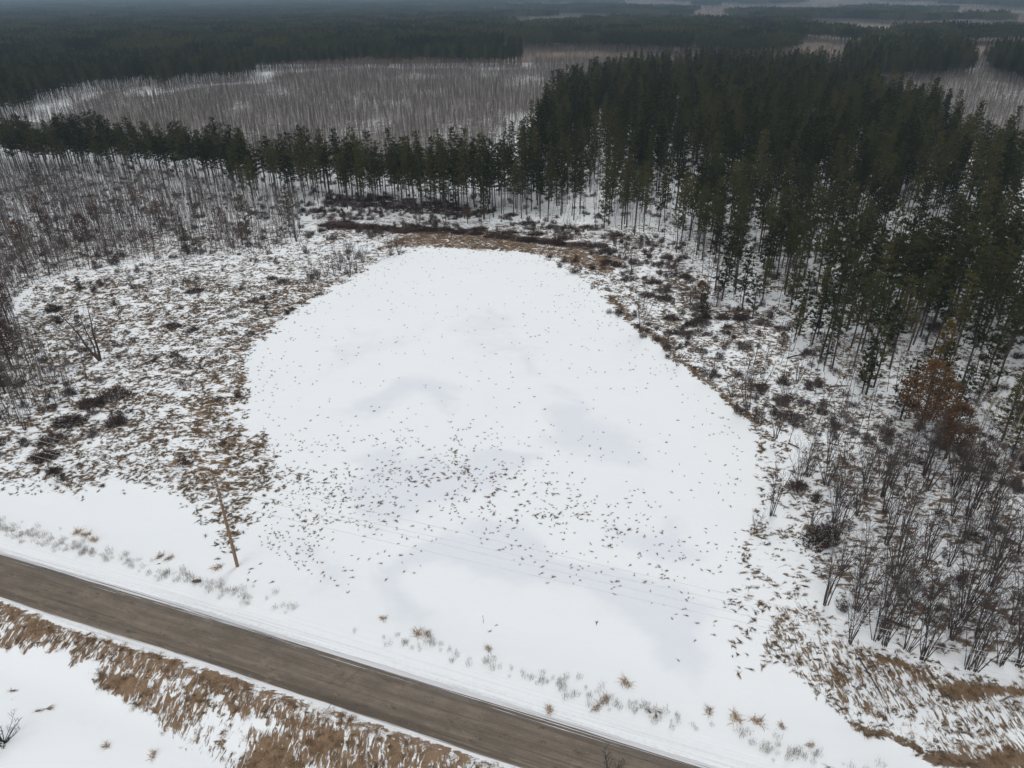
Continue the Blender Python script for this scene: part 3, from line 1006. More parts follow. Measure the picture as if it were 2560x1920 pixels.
# ------------------------------------------------------------------ scattering uncountable vegetation with geometry nodes
def scatter(name, protos, x, y, z, rz, sc, idx, label, cat, tilt=None, sz=None):
    n = len(x)
    me = bpy.data.meshes.new(name)
    me.vertices.add(n)
    me.vertices.foreach_set('co', np.stack([x, y, z], 1).astype(np.float32).ravel())
    rot = np.zeros((n, 3)); rot[:, 2] = rz
    if tilt is not None: rot[:, :2] = tilt
    a = me.attributes.new('rot', 'FLOAT_VECTOR', 'POINT'); a.data.foreach_set('vector', rot.astype(np.float32).ravel())
    scl = np.repeat(np.asarray(sc)[:, None], 3, 1)
    if sz is not None: scl[:, 2] = sz
    a = me.attributes.new('scl', 'FLOAT_VECTOR', 'POINT'); a.data.foreach_set('vector', scl.astype(np.float32).ravel())
    a = me.attributes.new('idx', 'INT', 'POINT'); a.data.foreach_set('value', np.asarray(idx).astype(np.int32))
    o = part(name, me)
    ng = bpy.data.node_groups.new(name, 'GeometryNodeTree')
    ng.interface.new_socket('Geometry', in_out='INPUT', socket_type='NodeSocketGeometry')
    ng.interface.new_socket('Geometry', in_out='OUTPUT', socket_type='NodeSocketGeometry')
    N, L = ng.nodes, ng.links
    gi = N.new('NodeGroupInput'); go = N.new('NodeGroupOutput')
    iop = N.new('GeometryNodeInstanceOnPoints')
    iop.inputs['Pick Instance'].default_value = True
    jn = N.new('GeometryNodeJoinGeometry')
    for parts in protos:
        jp = N.new('GeometryNodeJoinGeometry')
        for me_ in parts:
            src = SRC.get(me_.name)
            if src is None:
                src = SRC[me_.name] = bpy.data.objects.new(me_.name, me_)
            oi = N.new('GeometryNodeObjectInfo'); oi.inputs['Object'].default_value = src
            L.new(oi.outputs['Geometry'], jp.inputs[0])
        g2 = N.new('GeometryNodeGeometryToInstance')
        L.new(jp.outputs[0], g2.inputs[0]); L.new(g2.outputs[0], jn.inputs[0])

    def na(nm, ty):
        q = N.new('GeometryNodeInputNamedAttribute'); q.data_type = ty; q.inputs['Name'].default_value = nm
        return q.outputs['Attribute']
    L.new(gi.outputs[0], iop.inputs['Points'])
    L.new(jn.outputs[0], iop.inputs['Instance'])
    L.new(na('idx', 'INT'), iop.inputs['Instance Index'])
    L.new(na('rot', 'FLOAT_VECTOR'), iop.inputs['Rotation'])
    L.new(na('scl', 'FLOAT_VECTOR'), iop.inputs['Scale'])
    L.new(iop.outputs[0], go.inputs[0])
    md = o.modifiers.new('scatter', 'NODES'); md.node_group = ng
    tag(o, label, cat, None, 'stuff')
    return o


SRC = {}


def meshes(protos): return [[me for _, me in p] for p in protos]


def jgrid(x0, x1, y0, y1, st, jit):
    gx = np.arange(x0, x1, st); gy = np.arange(y0, y1, st)
    X, Y = np.meshgrid(gx, gy)
    X = X.ravel() + RNG.uniform(-jit, jit, X.size) * st; Y = Y.ravel() + RNG.uniform(-jit, jit, Y.size) * st
    return X, Y


def inview(x, y, h, margin=60):
    a, b = proj(x, y, np.full(x.shape, 0.0)); c, d = proj(x, y, np.full(x.shape, h * 1.0))
    return (np.minimum(a, c) < 2560 + margin) & (np.maximum(a, c) > -margin) & (b > -margin) & (np.minimum(b, d) < 1920 + margin)


# ---- where pines stand
# near and middle distance: single pines
RA = math.radians(78)                                     # the plantation's rows
uu, vv = np.meshgrid(np.arange(-700, 900, 3.4), np.arange(-900, 900, 4.5))
uu = uu.ravel() + RNG.uniform(-1.2, 1.2, uu.size); vv = vv.ravel()
vv = vv + RNG.normal(0, .95, vv.size) + 9 * (fbm(uu / 45, vv / 45, 15, 2) - .5)
gx = uu * math.cos(RA) - vv * math.sin(RA); gy = 330 + uu * math.sin(RA) + vv * math.cos(RA)
k = (gx > -420) & (gx < 480) & (gy > 95) & (gy < 720)
gx, gy = gx[k], gy[k]
ins = (sdist(PINE_MAIN, gx + 3 * (fbm(gx / 12, gy / 12, 5) - .5), gy) > 0) & (sdist(GAP, gx, gy) < 0)
fl = np.zeros(gx.shape, bool)
for q in (FARL, BLK2, BLK4, BLK5): fl |= (sdist(q, gx + 26 * (fbm(gx / 40, gy / 40, 19, 3) - .5), gy + 26 * (fbm(gx / 40, gy / 40, 29, 3) - .5)) > 0)
keep = (ins & ((fbm(gx / 9, gy / 11, 77, 2) > np.where(gy < 300, .375, .33)) | (gx < -5) | ((gx > 55) & (gy < 165) & (fbm(gx / 7, gy / 9, 77, 2) > .27)))) | (fl & (gy < 720))
keep &= inview(gx, gy, 20, 700) & ((_h(np.arange(gx.size), np.arange(gx.size) * 3, 5)) > .12)
keep &= ~((gx > 10) & (sdist(PINE_MAIN, gx, gy) < 60) & (sdist(PINE_MAIN, gx, gy) > 0) & (gy < 290) & (_h(np.arange(gx.size) * 7, np.arange(gx.size) * 5, 8) < .26))
px, py = gx[keep], gy[keep]
o_ = np.argsort(np.hypot(px, py)); px, py = px[o_], py[o_]
pv = inview(px, py, 19, -5)
pz = height(px, py)
near_i = np.where(pv)[0][:300]
rest = np.ones(px.size, bool); rest[near_i] = False


def stand(name, parts, loc, rz, sc, label, cat, group=None, tilt=(0, 0)):
    r_ = empty(name, loc)
    r_.rotation_euler = (tilt[0], tilt[1], rz)
    r_.scale = (sc, sc, sc) if not isinstance(sc, tuple) else sc
    tag(r_, label, cat, group)
    for pn, me in parts:
        part(pn, me, r_)
    return r_


edge_d = sdist(PINE_MAIN, px, py)
for i in near_i:
    x, y = float(px[i]), float(py[i])
    young = edge_d[i] < 6 and R(0, 1) < (.22 if x > 20 else .08)
    pr = random.choice(YPINE) if young else (PINES[random.randrange(6)] if x < 0 else PINES[random.randrange(6, len(PINES))])
    if young:
        lb_, gr = 'short young pine green almost to the ground at the edge of the plantation', 'young pines at the plantation edge'
    elif x > 30 and edge_d[i] < 9:
        lb_, gr = 'tall dark green pine at the plantation front, right of the pond', 'pines along the front of the right plantation'
    elif x > 30:
        lb_, gr = 'tall dark green pine inside the plantation, right of the pond', 'pines inside the right plantation'
    else:
        lb_, gr = 'tall bare-trunked pine in the row behind the pond', 'pines in the row behind the pond'
    stand('pine_tree', pr, (x, y, float(pz[i])), R(0, 6.28), R(.86, 1.08), lb_, 'pine tree', gr, (R(-.03, .03), R(-.03, .03)))
rx, ry = px[rest], py[rest]
nn = rx.size
scatter('pine_forest', meshes(PINES), rx, ry, height(rx, ry), RNG.uniform(0, 6.28, nn), RNG.uniform(.80, 1.10, nn), np.where(rx < 0, RNG.integers(0, 6, nn), RNG.integers(6, len(PINES), nn)),
        'dense dark green pine plantation reaching back from the clearing', 'forest')
print('pines', nn, round(time.time() - T0, 1))

# ---- bare wood: left of the pond (single trees) and the grey wood behind the row of pines
LW = U([(-600, 700), (0, 660), (60, 618), (150, 588), (330, 560), (470, 552), (580, 545), (650, 520), (650, 450), (540, 445), (430, 410), (200, 394), (0, 382), (-600, 366)])
LW2 = U([(-120, 660), (30, 655), (60, 760), (190, 810), (185, 862), (60, 905), (-120, 990)])
sx, sy = jgrid(-260, -5, 90, 270, 1.4, .48)
k = (sdist(LW, sx, sy) > 0) & (fbm(sx / 6, sy / 6, 33, 2) > .36)
k2 = (sdist(LW2, sx, sy) > 0) & (fbm(sx / 4, sy / 4, 34, 2) > .40)
k = (k | k2) & inview(sx, sy, 9, 600)
sx, sy = sx[k], sy[k]
o_ = np.argsort(np.hypot(sx, sy)); sx, sy = sx[o_], sy[o_]
vis = np.where(inview(sx, sy, 8, -5))[0][:285]
for i in vis:
    in2 = sdist(LW2, sx[i:i + 1], sy[i:i + 1])[0] > 0
    stand('bare_sapling', random.choice(SAPS), (float(sx[i]), float(sy[i]), float(height(sx[i:i + 1], sy[i:i + 1])[0])), R(0, 6.28), R(.75, 1.1),
          'thin leafless sapling in the thicket at the left edge of the meadow' if in2 else 'thin leafless sapling at the front of the bare wood behind the meadow', 'sapling',
          'saplings in the thicket at the left edge' if in2 else 'saplings at the front of the left wood', (R(-.09, .09), R(-.09, .09)))
rs = np.ones(sx.size, bool); rs[vis] = False
mx_, my_ = jgrid(-560, 120, 190, 720, 2.3, .48)
jx = mx_ + 20 * (fbm(mx_ / 30, my_ / 30, 19, 3) - .5); jy = my_ + 20 * (fbm(mx_ / 30, my_ / 30, 29, 3) - .5)
k = (sdist(PINE_MAIN, jx, jy) < -2) & (my_ > np.interp(mx_, [p[0] for p in lb[::-1]], [p[1] for p in lb[::-1]])) & inview(mx_, my_, 13, 500) & (fbm(mx_ / 14, my_ / 14, 35, 2) > .30) & (mx_ <= 100)
for q in (FARL, BLK2, BLK4): k &= sdist(q, jx, jy) < 0
k &= ~((sdist(FARL, jx, jy) > -16) & (RNG.uniform(0, 1, mx_.size) < .75))
mx_, my_ = mx_[k], my_[k]
# bare trees beyond the right plantation, and understory inside both plantations
bx, by = jgrid(100, 680, 200, 720, 2.9, .48)
k = (sdist(PINE_MAIN, bx, by) < -2) & (sdist(FIELD, bx, by) < 0) & inview(bx, by, 13, 500)
for q in (BLK2, BLK4): k &= sdist(q, bx, by) < 0
bx, by = bx[k], by[k]
ux, uy = jgrid(-240, 300, 40, 330, 4.2, .48)
k = ((sdist(PINE_MAIN, ux, uy) > -1) | (sdist(SCRUB_R, ux, uy) > 0) | (sdist(U([(2225, 900), (2800, 960), (2800, 1560), (2225, 1420)]), ux, uy) > 0)) & inview(ux, uy, 9, 600)
ux, uy = ux[k], uy[k]
allx = np.concatenate([sx[rs], ux]); ally = np.concatenate([sy[rs], uy]); nn = allx.size
scatter('sapling_thicket', meshes(SAPS), allx, ally, height(allx, ally), RNG.uniform(0, 6.28, nn), RNG.uniform(.7, 1.1, nn), RNG.integers(0, len(SAPS), nn),
        'thicket of thin leafless saplings among and in front of the pines', 'thicket', tilt=RNG.uniform(-.09, .09, (nn, 2)))
allx = np.concatenate([mx_, bx]); ally = np.concatenate([my_, by]); nn = allx.size
scatter('bare_wood', meshes(TALLS), allx, ally, height(allx, ally), RNG.uniform(0, 6.28, nn), RNG.uniform(.7, 1.08, nn), RNG.integers(0, len(TALLS), nn),
        'grey leafless wood beyond the row of pines', 'wood', tilt=RNG.uniform(-.04, .04, (nn, 2)))
print('bare', nn, round(time.time() - T0, 1))

# ---- far country: groves to the horizon
P_, B_ = [], []
for (y0, y1, st, hs_) in ((640, 1900, 29, 1.0), (1900, 6600, 58, 2.0)):
    gx, gy = jgrid(-6000, 6000, y0, y1, st, .3)
    k = inview(gx, gy, 20, 500); gx, gy = gx[k], gy[k]
    pine = np.zeros(gx.shape, bool)
    for q in (FARL, BLK2, BLK3, BLK4, BLK5): pine |= sdist(q, gx, gy) > 4
    ny = fbm(gx / 260, gy / 420, 55, 3)
    pine |= (gy > 1000) & (gx < 0.0 * gy) & (ny > .40)
    pine |= (gy > 900) & (ny > .57)
    fld = (sdist(FIELD, gx, gy) > 0) | (sdist(FIELD_T, gx, gy) > 0)
    main = (sdist(PINE_MAIN, gx, gy) > 0) | ((gy < 735) & (gx < 100)) | ((gy < 735) & pine) | ((gy < 735) & (gx > 90))
    ok = ~fld & ~main
    for s_, lst in ((ok & pine, P_), (ok & ~pine, B_)):
        lst.append((gx[s_], gy[s_], np.full(s_.sum(), hs_)))
for lst, protos, nm, lb_, ct in ((P_, [[g] for g in GROVES], 'far_pine_forest', 'far-off dark pine forest reaching to the hazy horizon', 'forest'),
                                 (B_, [[g] for g in BAREG], 'far_bare_woods', 'far-off grey leafless woods between the pine forests', 'woods')):
    x = np.concatenate([q[0] for q in lst]); y = np.concatenate([q[1] for q in lst]); hs_ = np.concatenate([q[2] for q in lst]); nn = x.size
    scatter(nm, protos, x, y, height(x, y), RNG.integers(0, 4, nn) * 1.5708 + RNG.uniform(-.2, .2, nn), hs_ * 1.02, RNG.integers(0, 4, nn), lb_, ct, sz=RNG.uniform(.85, 1.12, nn))
    print(nm, nn)
print('far', round(time.time() - T0, 1))


# ------------------------------------------------------------------ shrubs and single trees that can be told apart
def gz(x, y): return float(height(np.array([x]), np.array([y]))[0])


def shrub(pos, protos, sc, label, group=None, name='alder_shrub', cat='shrub', rz=None):
    x, y = un(*pos)
    r_ = empty(name, (x, y, gz(x, y)))
    r_.rotation_euler = (0, 0, R(0, 6.28) if rz is None else rz); r_.scale = (sc, sc, sc)
    tag(r_, label, cat, group)
    for st, tw in random.choice(protos):
        s_ = part('stem', st, r_); part('twigs', tw, s_)
    return r_


shrub((1782, 1305), ALDERS, 1.05, 'big fan-shaped leafless shrub standing foremost beside the brown grass corner')
shrub((1666, 1112), ALDERS, .9, 'upright leafless shrub at the right shore where the snow tufts begin')
shrub((1632, 1139), WILLOWS, .5, 'tiny leafless shrub at the snow edge beside the upright shore shrub')
FRONTROW = [(1836, 1390), (1890, 1382), (1911, 1394), (1959, 1405), (1994, 1425), (2056, 1382), (2090, 1444), (2106, 1448), (2160, 1436), (2200, 1440)]
for p in FRONTROW:
    shrub(p, ALDERS, R(.95, 1.15), 'tall dark leafless shrub in the front row behind the power lines', 'shrubs in the front row behind the power lines')
INNER = [(1913, 1313), (1849, 1278), (2002, 1344), (2052, 1355), (2090, 1305), (2140, 1267), (1851, 1116), (1909, 1109), (1751, 1136), (1805, 1166), (1820, 1058),
         (2056, 1116), (2090, 1120), (2136, 1082), (2185, 1350), (2200, 1200)]
AREA = U([(1700, 1010), (1800, 990), (2000, 1010), (2260, 1000), (2260, 1440), (2080, 1420), (1960, 1390), (1850, 1330), (1790, 1270), (1740, 1190), (1700, 1060)])
pts = [un(*p) for p in INNER]
tries = 0
while len(pts) < 66 and tries < 4000:
    tries += 1
    p = (R(20, 70), R(36, 95))
    if sdist(AREA, np.array([p[0]]), np.array([p[1]]))[0] > 0 and min((p[0] - q[0]) ** 2 + (p[1] - q[1]) ** 2 for q in pts) > 1.9 ** 2: pts.append(p)
for p in pts:
    q = proj(np.array([p[0]]), np.array([p[1]]), np.array([0.]))
    shrub((q[0][0] / S, q[1][0] / S), ALDERS if R(0, 1) < .75 else WILLOWS, R(.85, 1.2), 'leafless many-stemmed shrub inside the thicket right of the pond', 'shrubs inside the right thicket')
for p in [(1462, 790), (1531, 821), (1543, 809), (1582, 857), (1610, 878), (1650, 829), (1637, 914), (1747, 904), (1676, 945), (1434, 754), (1722, 825), (1383, 716), (1700, 870)]:
    shrub(p, WILLOWS + ALDERS[:2], R(.7, .95), 'leafless willow bush lining the curved right shore of the pond', 'bushes lining the curved right shore', 'willow_shrub')
for p in [(669, 603), (686, 602), (705, 596), (723, 597), (735, 585), (755, 597), (766, 560), (753, 561), (784, 567), (844, 552), (862, 550), (660, 545), (640, 520), (770, 590)]:
    shrub(p, WILLOWS, R(.75, 1.05), 'dark leafless bush in the cluster at the far left corner of the pond', 'bushes clustered at the far left pond corner', 'willow_shrub')
for p in [(903, 489), (819, 505), (960, 480), (1040, 488), (1365, 585), (1340, 560), (1450, 600), (1490, 660), (1230, 505)]:
    shrub(p, WILLOWS, R(.8, 1.1), 'leafless bush standing in the brush behind the far shore', 'bushes behind the far shore', 'willow_shrub')
for p in [(70, 600), (130, 585), (55, 930), (20, 915), (430, 640), (300, 640), (330, 620), (260, 690), (545, 545), (400, 560), (170, 760), (120, 830), (90, 840), (150, 850)]:
    shrub(p, WILLOWS, R(.6, .95), 'small leafless bush scattered in the tussock meadow on the left', 'bushes scattered in the left meadow', 'willow_shrub')

# three-stemmed tree in the meadow
x, y = un(217, 780)
vt = empty('three_stemmed_tree', (x, y, gz(x, y)))
tag(vt, 'dark leafless tree forking into three leaning stems in the meadow', 'tree')
for dx, hgt, r_ in ((-.52, 9.0, .23), (-.17, 8.0, .19), (.06, 10.5, .23)):
    tr = MB(); cr = MB()
    pts_ = [Vector((dx * .3, R(-.1, .1), -.3)), Vector((dx * .4, 0, .2))]; rad = [r_ * 1.3, r_ * 1.1]
    for i in range(6):
        f = (i + 1) / 6
        pts_.append(Vector((dx * .4 + dx * hgt * f * .95 + R(-.12, .12), R(-.15, .15) + .3 * f, .2 + hgt * f))); rad.append(r_ * (1 - .88 * f))
    tr.tube(pts_, rad, 5)
    for _ in range(34):
        t = R(.35, .98); i = 1 + min(int(t * 6), 5); o = pts_[i].lerp(pts_[i + 1], t * 6 - (i - 1))
        branchy(None, cr, o, (vdir(R(0, 6.28), R(-.1, .8)) + Vector((0, 0, .2))).normalized(), R(.9, 2.2), .036, 1, 3, .5, 4, .2)
    s_ = part('stem', tr.mesh('stem', 'dark_bark'), vt); part('twigs', cr.mesh('twigs', 'dark_bark'), s_)


def lone(name, pos, parts, sc, label, cat, group=None, rz=None):
    x, y = un(*pos)
    return stand(name, parts, (x, y, gz(x, y)), R(0, 6.28) if rz is None else rz, sc, label, cat, group)


lone('oak_tree', (1985, 930), OAKS[0], 1.3, 'broad rust-leaved oak in front of the dark pines at right', 'oak tree')
lone('oak_tree', (2042, 990), OAKS[1], 1.2, 'narrow rust-leaved oak beside the broad oak, nearer the shrubs', 'oak tree')
lone('oak_tree', (1514, 655), OAKS[2], .95, 'small rust-leaved oak at the pine edge above the right shore', 'oak tree')
lone('oak_tree', (1548, 662), FOAKS[1], .75, 'smaller faded brown oak just right of the one above the shore', 'oak tree')
lone('oak_tree', (1690, 748), OAKS[2], .55, 'low reddish oak bush among trunks above the shore', 'oak tree')
lone('oak_tree', (2130, 480), OAKS[1], 1.3, 'brown leaved oak standing out at the right end of the pines', 'oak tree')
lone('oak_tree', (1010, 482), FOAKS[1], .8, 'faded brown oak in the clearing behind the far shore', 'oak tree')
for p in [(90, 480), (215, 490), (262, 470), (524, 528), (60, 560), (28, 800), (12, 850), (6, 735), (350, 500), (150, 455), (300, 455), (480, 500), (20, 470), (110, 520), (190, 545), (20, 700)]:
    lone('oak_tree', p, random.choice(FOAKS), R(.9, 1.3), 'young oak holding faded rust leaves among bare saplings on the left', 'oak tree', 'young oaks among the left saplings')
lone('yellowing_pine', (2003, 850), YELLOW[0], .9, 'yellowing pine just behind the rust-leaved oak', 'pine tree')
lone('yellowing_pine', (1862, 850), YPINE[0], .85, 'slim young pine standing in front of the plantation near the grey aspens', 'pine tree')
lone('spruce_tree', (405, 548), SPRUCE, 1.0, 'narrow dark green spruce standing among bare saplings', 'spruce tree')
lone('spruce_tree', (420, 470), SPRUCE, .75, 'short dark spruce behind the narrow green one', 'spruce tree')
lone('spruce_tree', (173, 625), SPRUCE_S, 1.0, 'little dark spruce bush at the meadow edge', 'spruce tree')
lone('pine_tree', (535, 510), YPINE[1], 1.0, 'lone dark round-topped pine in the left wood', 'pine tree')
lone('pine_tree', (625, 490), YPINE[2], .95, 'lone slender pine at the right end of the left wood', 'pine tree')
lone('pine_tree', (90, 420), YPINE[0], .9, 'lone young pine in front of the pine row at far left', 'pine tree')
for p, sc in [((2200, 905), 1.1), ((2165, 950), .9), ((2110, 870), 1.05), ((2060, 905), .8), ((2185, 985), .7), ((1945, 905), .9), ((2020, 880), 1.0), ((1780, 790), .8), ((1715, 740), .7), ((1625, 690), .8), ((1515, 700), .55)]:
    lone('pine_tree', p, random.choice(YPINE), sc, 'young pine standing forward of the plantation, right of the pond', 'pine tree', 'young pines forward of the right plantation')
for p in [(1817, 878), (1792, 868), (1838, 872), (1995, 1012), (2047, 1002), (2085, 1005), (2150, 1018), (2192, 1005), (2170, 945), (2120, 932), (2070, 950), (2205, 960)]:
    lone('aspen_tree', p, random.choice(ASPENS), R(.62, .9), 'pale-barked leafless aspen in front of the dark pines at right', 'aspen tree', 'pale aspens in front of the right pines')

# low dark brush mounds
for p, sc, lb_, gr in [((247, 858), 1.15, 'wide dark brush mound nearest the saplings in the left meadow', None), ((197, 876), 1.1, 'dark brush mound in the middle of the meadow chain', None),
                       ((152, 915), 1.1, 'dark brush mound lower in the meadow chain, below the middle one', None), ((112, 955), .9, 'dark brush mound crossed by the power lines', None),
                       ((96, 992), 1.0, 'dark brush mound at the lower end of the meadow chain', None), ((118, 1020), .55, 'small dark bush under the lowest brush mound', None),
                       ((250, 918), .9, 'loose dark brush right of the meadow chain', None), ((588, 603), .55, 'small round brown mound by the far left shore', None),
                       ((421, 632), .9, 'grey brush mound upper in the left meadow', None), ((375, 708), .8, 'grey low brush in the centre of the left meadow', None),
                       ((117, 670), .9, 'dark brush mound at the back of the left meadow', None), ((1357, 606), .8, 'round dark mound beside the far right shore', None),
                       ((1722, 1055), .8, 'dark tangled bush in the right thicket near the shore', None), ((1775, 1165), 1.2, 'large dense dark bush within the right thicket', None)]:
    x, y = un(*p)
    o = part('low_shrub', random.choice(MOUNDS)); o.location = (x, y, gz(x, y)); o.rotation_euler[2] = R(0, .6); o.scale = (sc * 1.3, sc * 1.15, sc * 1.2)
    tag(o, lb_, 'shrub', gr)
chain = [(700, 488), (735, 488), (765, 490), (800, 492), (835, 496), (868, 500), (900, 500), (930, 498), (962, 500), (995, 504), (1025, 508), (1058, 511), (1090, 514), (1120, 516), (1152, 520),
         (1185, 523), (1215, 527), (1250, 531), (1285, 538), (1308, 548), (1040, 497), (1100, 503), (1160, 509), (1220, 516), (900, 490)]
for p in chain:
    x, y = un(*p); o = part('low_shrub', random.choice(MOUNDS)); o.location = (x + R(-1, 1), y + R(-1, 1), gz(x, y)); o.rotation_euler[2] = R(-.3, .3); o.scale = (R(1.2, 1.8), R(.9, 1.2), R(.8, 1.25))
    tag(o, 'dark low brush mound in the chain along the far shore', 'shrub', 'brush mounds along the far shore')
for p in [(1430, 630), (1437, 648), (1450, 690), (1478, 722), (1400, 640), (1500, 700), (1415, 612), (1330, 575), (1310, 568), (1640, 838), (1705, 905), (1600, 690), (1650, 700), (1560, 690), (1690, 712), (1480, 600), (1520, 690), (1440, 560)]:
    x, y = un(*p); o = part('low_shrub', random.choice(MOUNDS)); o.location = (x, y, gz(x, y)); o.rotation_euler[2] = R(-.3, .3); o.scale = (R(.8, 1.3), R(.8, 1.1), R(.6, 1.0))
    tag(o, 'dark low brush mound between the right shore and the pines', 'shrub', 'brush mounds between the right shore and the pines')
for p in [(720, 440), (760, 430), (800, 436), (840, 430), (880, 436), (930, 440), (980, 450), (1040, 462), (1100, 470), (1150, 482), (1210, 490), (1280, 498), (1340, 512), (690, 456), (780, 446), (860, 448)]:
    x, y = un(*p); o = part('low_shrub', random.choice(MOUNDS)); o.location = (x + R(-2, 2), y + R(-2, 2), gz(x, y)); o.rotation_euler[2] = R(-.3, .3); o.scale = (R(1.0, 1.7), R(.9, 1.2), R(.7, 1.1))
    tag(o, 'reddish brown brush patch under the pines behind the pond', 'shrub', 'brush patches under the pines behind the pond')

# ------------------------------------------------------------------ utility pole and power lines
bx_, by_ = un(594 / S, 1417 / S, 0.1)
pole = empty('utility_pole', (bx_, by_, gz(bx_, by_)))
tag(pole, 'tall brown wooden utility pole standing in the snow beside the road', 'utility pole')
PH = 11.7
mb = MB(); mb.lathe([(.19, -.6), (.185, 0), (.165, 4), (.14, 8), (.115, PH - .05), (.085, PH)], 12)
part('shaft', mb.mesh('shaft', 'pole_wood', True), pole)
wd = Vector((1, float(-.60), 0)).normalized()                  # along the line
cd = Vector((-wd.y, wd.x, 0))
ax = Matrix((cd, wd, Vector((0, 0, 1)))).transposed().to_3x3()
ATT = []
for zc in (PH - .35, PH - 2.35):
    mb = MB(); mb.box(wd * .16 + Vector((0, 0, zc)), 2.1, .13, .15, .012, ax)
    arm = part('crossarm', mb.mesh('crossarm', 'weathered_wood'), pole)
    for s_ in (-.9, .9):
        q = wd * .16 + cd * s_ + Vector((0, 0, zc + .06))
        mb = MB(); mb.lathe([(.012, 0), (.014, .08), (.05, .09), (.055, .13), (.035, .15), (.045, .17), (.03, .21), (.012, .22)], 8, q)
        part('insulator', mb.mesh('insulator', 'porcelain', True), arm)
        ATT.append(q + Vector((0, 0, .20)))
    for s_ in (-1, 1):
        mb = MB(); mb.tube([wd * .14 + Vector((0, 0, zc - .5)), wd * .17 + cd * s_ * .45 + Vector((0, 0, zc - .07))], [.015, .015], 4)
        part('brace', mb.mesh('brace', 'wire_metal'), arm)
mb = MB(); mb.lathe([(.02, PH - .02), (.03, PH + .02), (.02, PH + .18), (.005, PH + .22)], 8)
part('cap', mb.mesh('cap', 'porcelain', True), pole)
base = Vector((bx_, by_, pole.location.z))
endR = [Vector((*un(2560, 1654 / 1.0 / 1.0, 0), 0))]


def wire_ends(py_l, py_r, zl, zr):
    return un(0, py_l / S, zl), un(2560 / S, py_r / S, zr)


lab = ['upper power line nearer the pond', 'upper power line nearer the road', 'lower power line nearer the pond', 'lower power line nearer the road']
for i, (q, (pl, pr_)) in enumerate(zip([ATT[1], ATT[0], ATT[3], ATT[2]], [(1066, 1650), (1076, 1662), (1108, 1698), (1118, 1710)])):
    a = base + q
    L0, R0_ = wire_ends(pl, pr_, a.z - .6, a.z + .6)
    mb = MB(); pts_ = []
    for end, sgn in ((L0, -1), (R0_, 1)):
        e = Vector((*end, a.z)); d = (e - a); d.z = 0; d.normalize()
        rise = (1.2 if sgn > 0 else -.2)                      # the line climbs a little towards the right
        seq = []
        for k in range(0, 41):
            t = k / 40; seq.append(a + d * (96.0 if sgn > 0 else 62.0) * t + Vector((0, 0, rise * t - 1.6 * t * (1 - t))))
        pts_ = (seq[::-1] + pts_) if sgn < 0 else pts_ + seq[1:]
    mb.tube(pts_, [.018] * len(pts_), 4)
    o = part('power_line', mb.mesh('power_line', 'wire_metal'))
    tag(o, lab[i] + ', strung from the wooden pole past the thicket', 'power line', 'power lines on the wooden pole')

# ------------------------------------------------------------------ small things
def log(a, c, r_, label, z=.12):
    p = Vector((*un(a[0] / S, a[1] / S), 0)); q = Vector((*un(c[0] / S, c[1] / S), 0))
    p.z = gz(p.x, p.y) + z; q.z = gz(q.x, q.y) + z
    mb = MB(); mid = p.lerp(q, .5) + Vector((0, 0, .04)); mb.tube([p, mid, q], [r_, r_ * .85, r_ * .6], 6)
    for _ in range(4):
        o = p.lerp(q, R(.3, .95)); mb.tube([o, o + vdir(R(0, 6.28), R(.2, .9)) * R(.3, .7)], [r_ * .35, r_ * .12], 3)
    tag(part('fallen_log', mb.mesh('fallen_log', 'dark_bark')), label, 'log', None)


log((2146, 1646), (2201, 1735), .07, 'thin straight fallen pole lying across the striped brown grass')
log((1968, 895), (2012, 886), .14, 'dark fallen log under the pines above the right shore')
log((2076, 968), (2122, 966), .12, 'short fallen log below the grey aspens')
log((1970, 1108), (1998, 1121), .12, 'fallen log on open snow beside the right thicket')
log((2210, 1548), (2275, 1572), .14, 'dark log lying between stems of the front shrubs')
log((850, 692), (878, 681), .1, 'log half drifted in at the far left pond corner')

x, y = un(1208 / S, 1556 / S)
st = empty('marker_stake', (x, y, gz(x, y)))
tag(st, 'lone thin stalk standing on the smooth snow near the road', 'stake')
mb = MB(); mb.tube([(0, 0, -.1), (.02, 0, .45), (-.03, .02, .95)], [.025, .02, .012], 5); part('shaft', mb.mesh('shaft', 'dark_bark'), st)
mb = MB()
for _ in range(5): mb.blade((0, 0, R(.7, .95)), vdir(R(0, 6.28), R(0, 1)), R(.1, .2), .05)
part('head', mb.mesh('head', 'dark_bark'), st)


def stone(px_, py__, s_, label):
    x, y = un(px_ / S, py__ / S, .4)
    mb = MB(); prof = [(.02, -.1), (.8, 0), (1, .25), (.7, .55), (.25, .7)]
    mb.lathe([(a * s_, b_ * s_) for a, b_ in prof], 9)
    mb.v = [v * (1 + R(-.14, .14)) for v in mb.v]
    o = part('stone', mb.mesh('stone', 'stone_grey', True)); o.location = (x, y, gz(x, y)); o.scale = (1.5, .9, .8)
    tag(o, label, 'stone')


stone(1125, 1863, .22, 'dark lump on the snowy near shoulder of the road')
stone(492, 1453, .32, 'dark lump in the snow between the pole and the road')

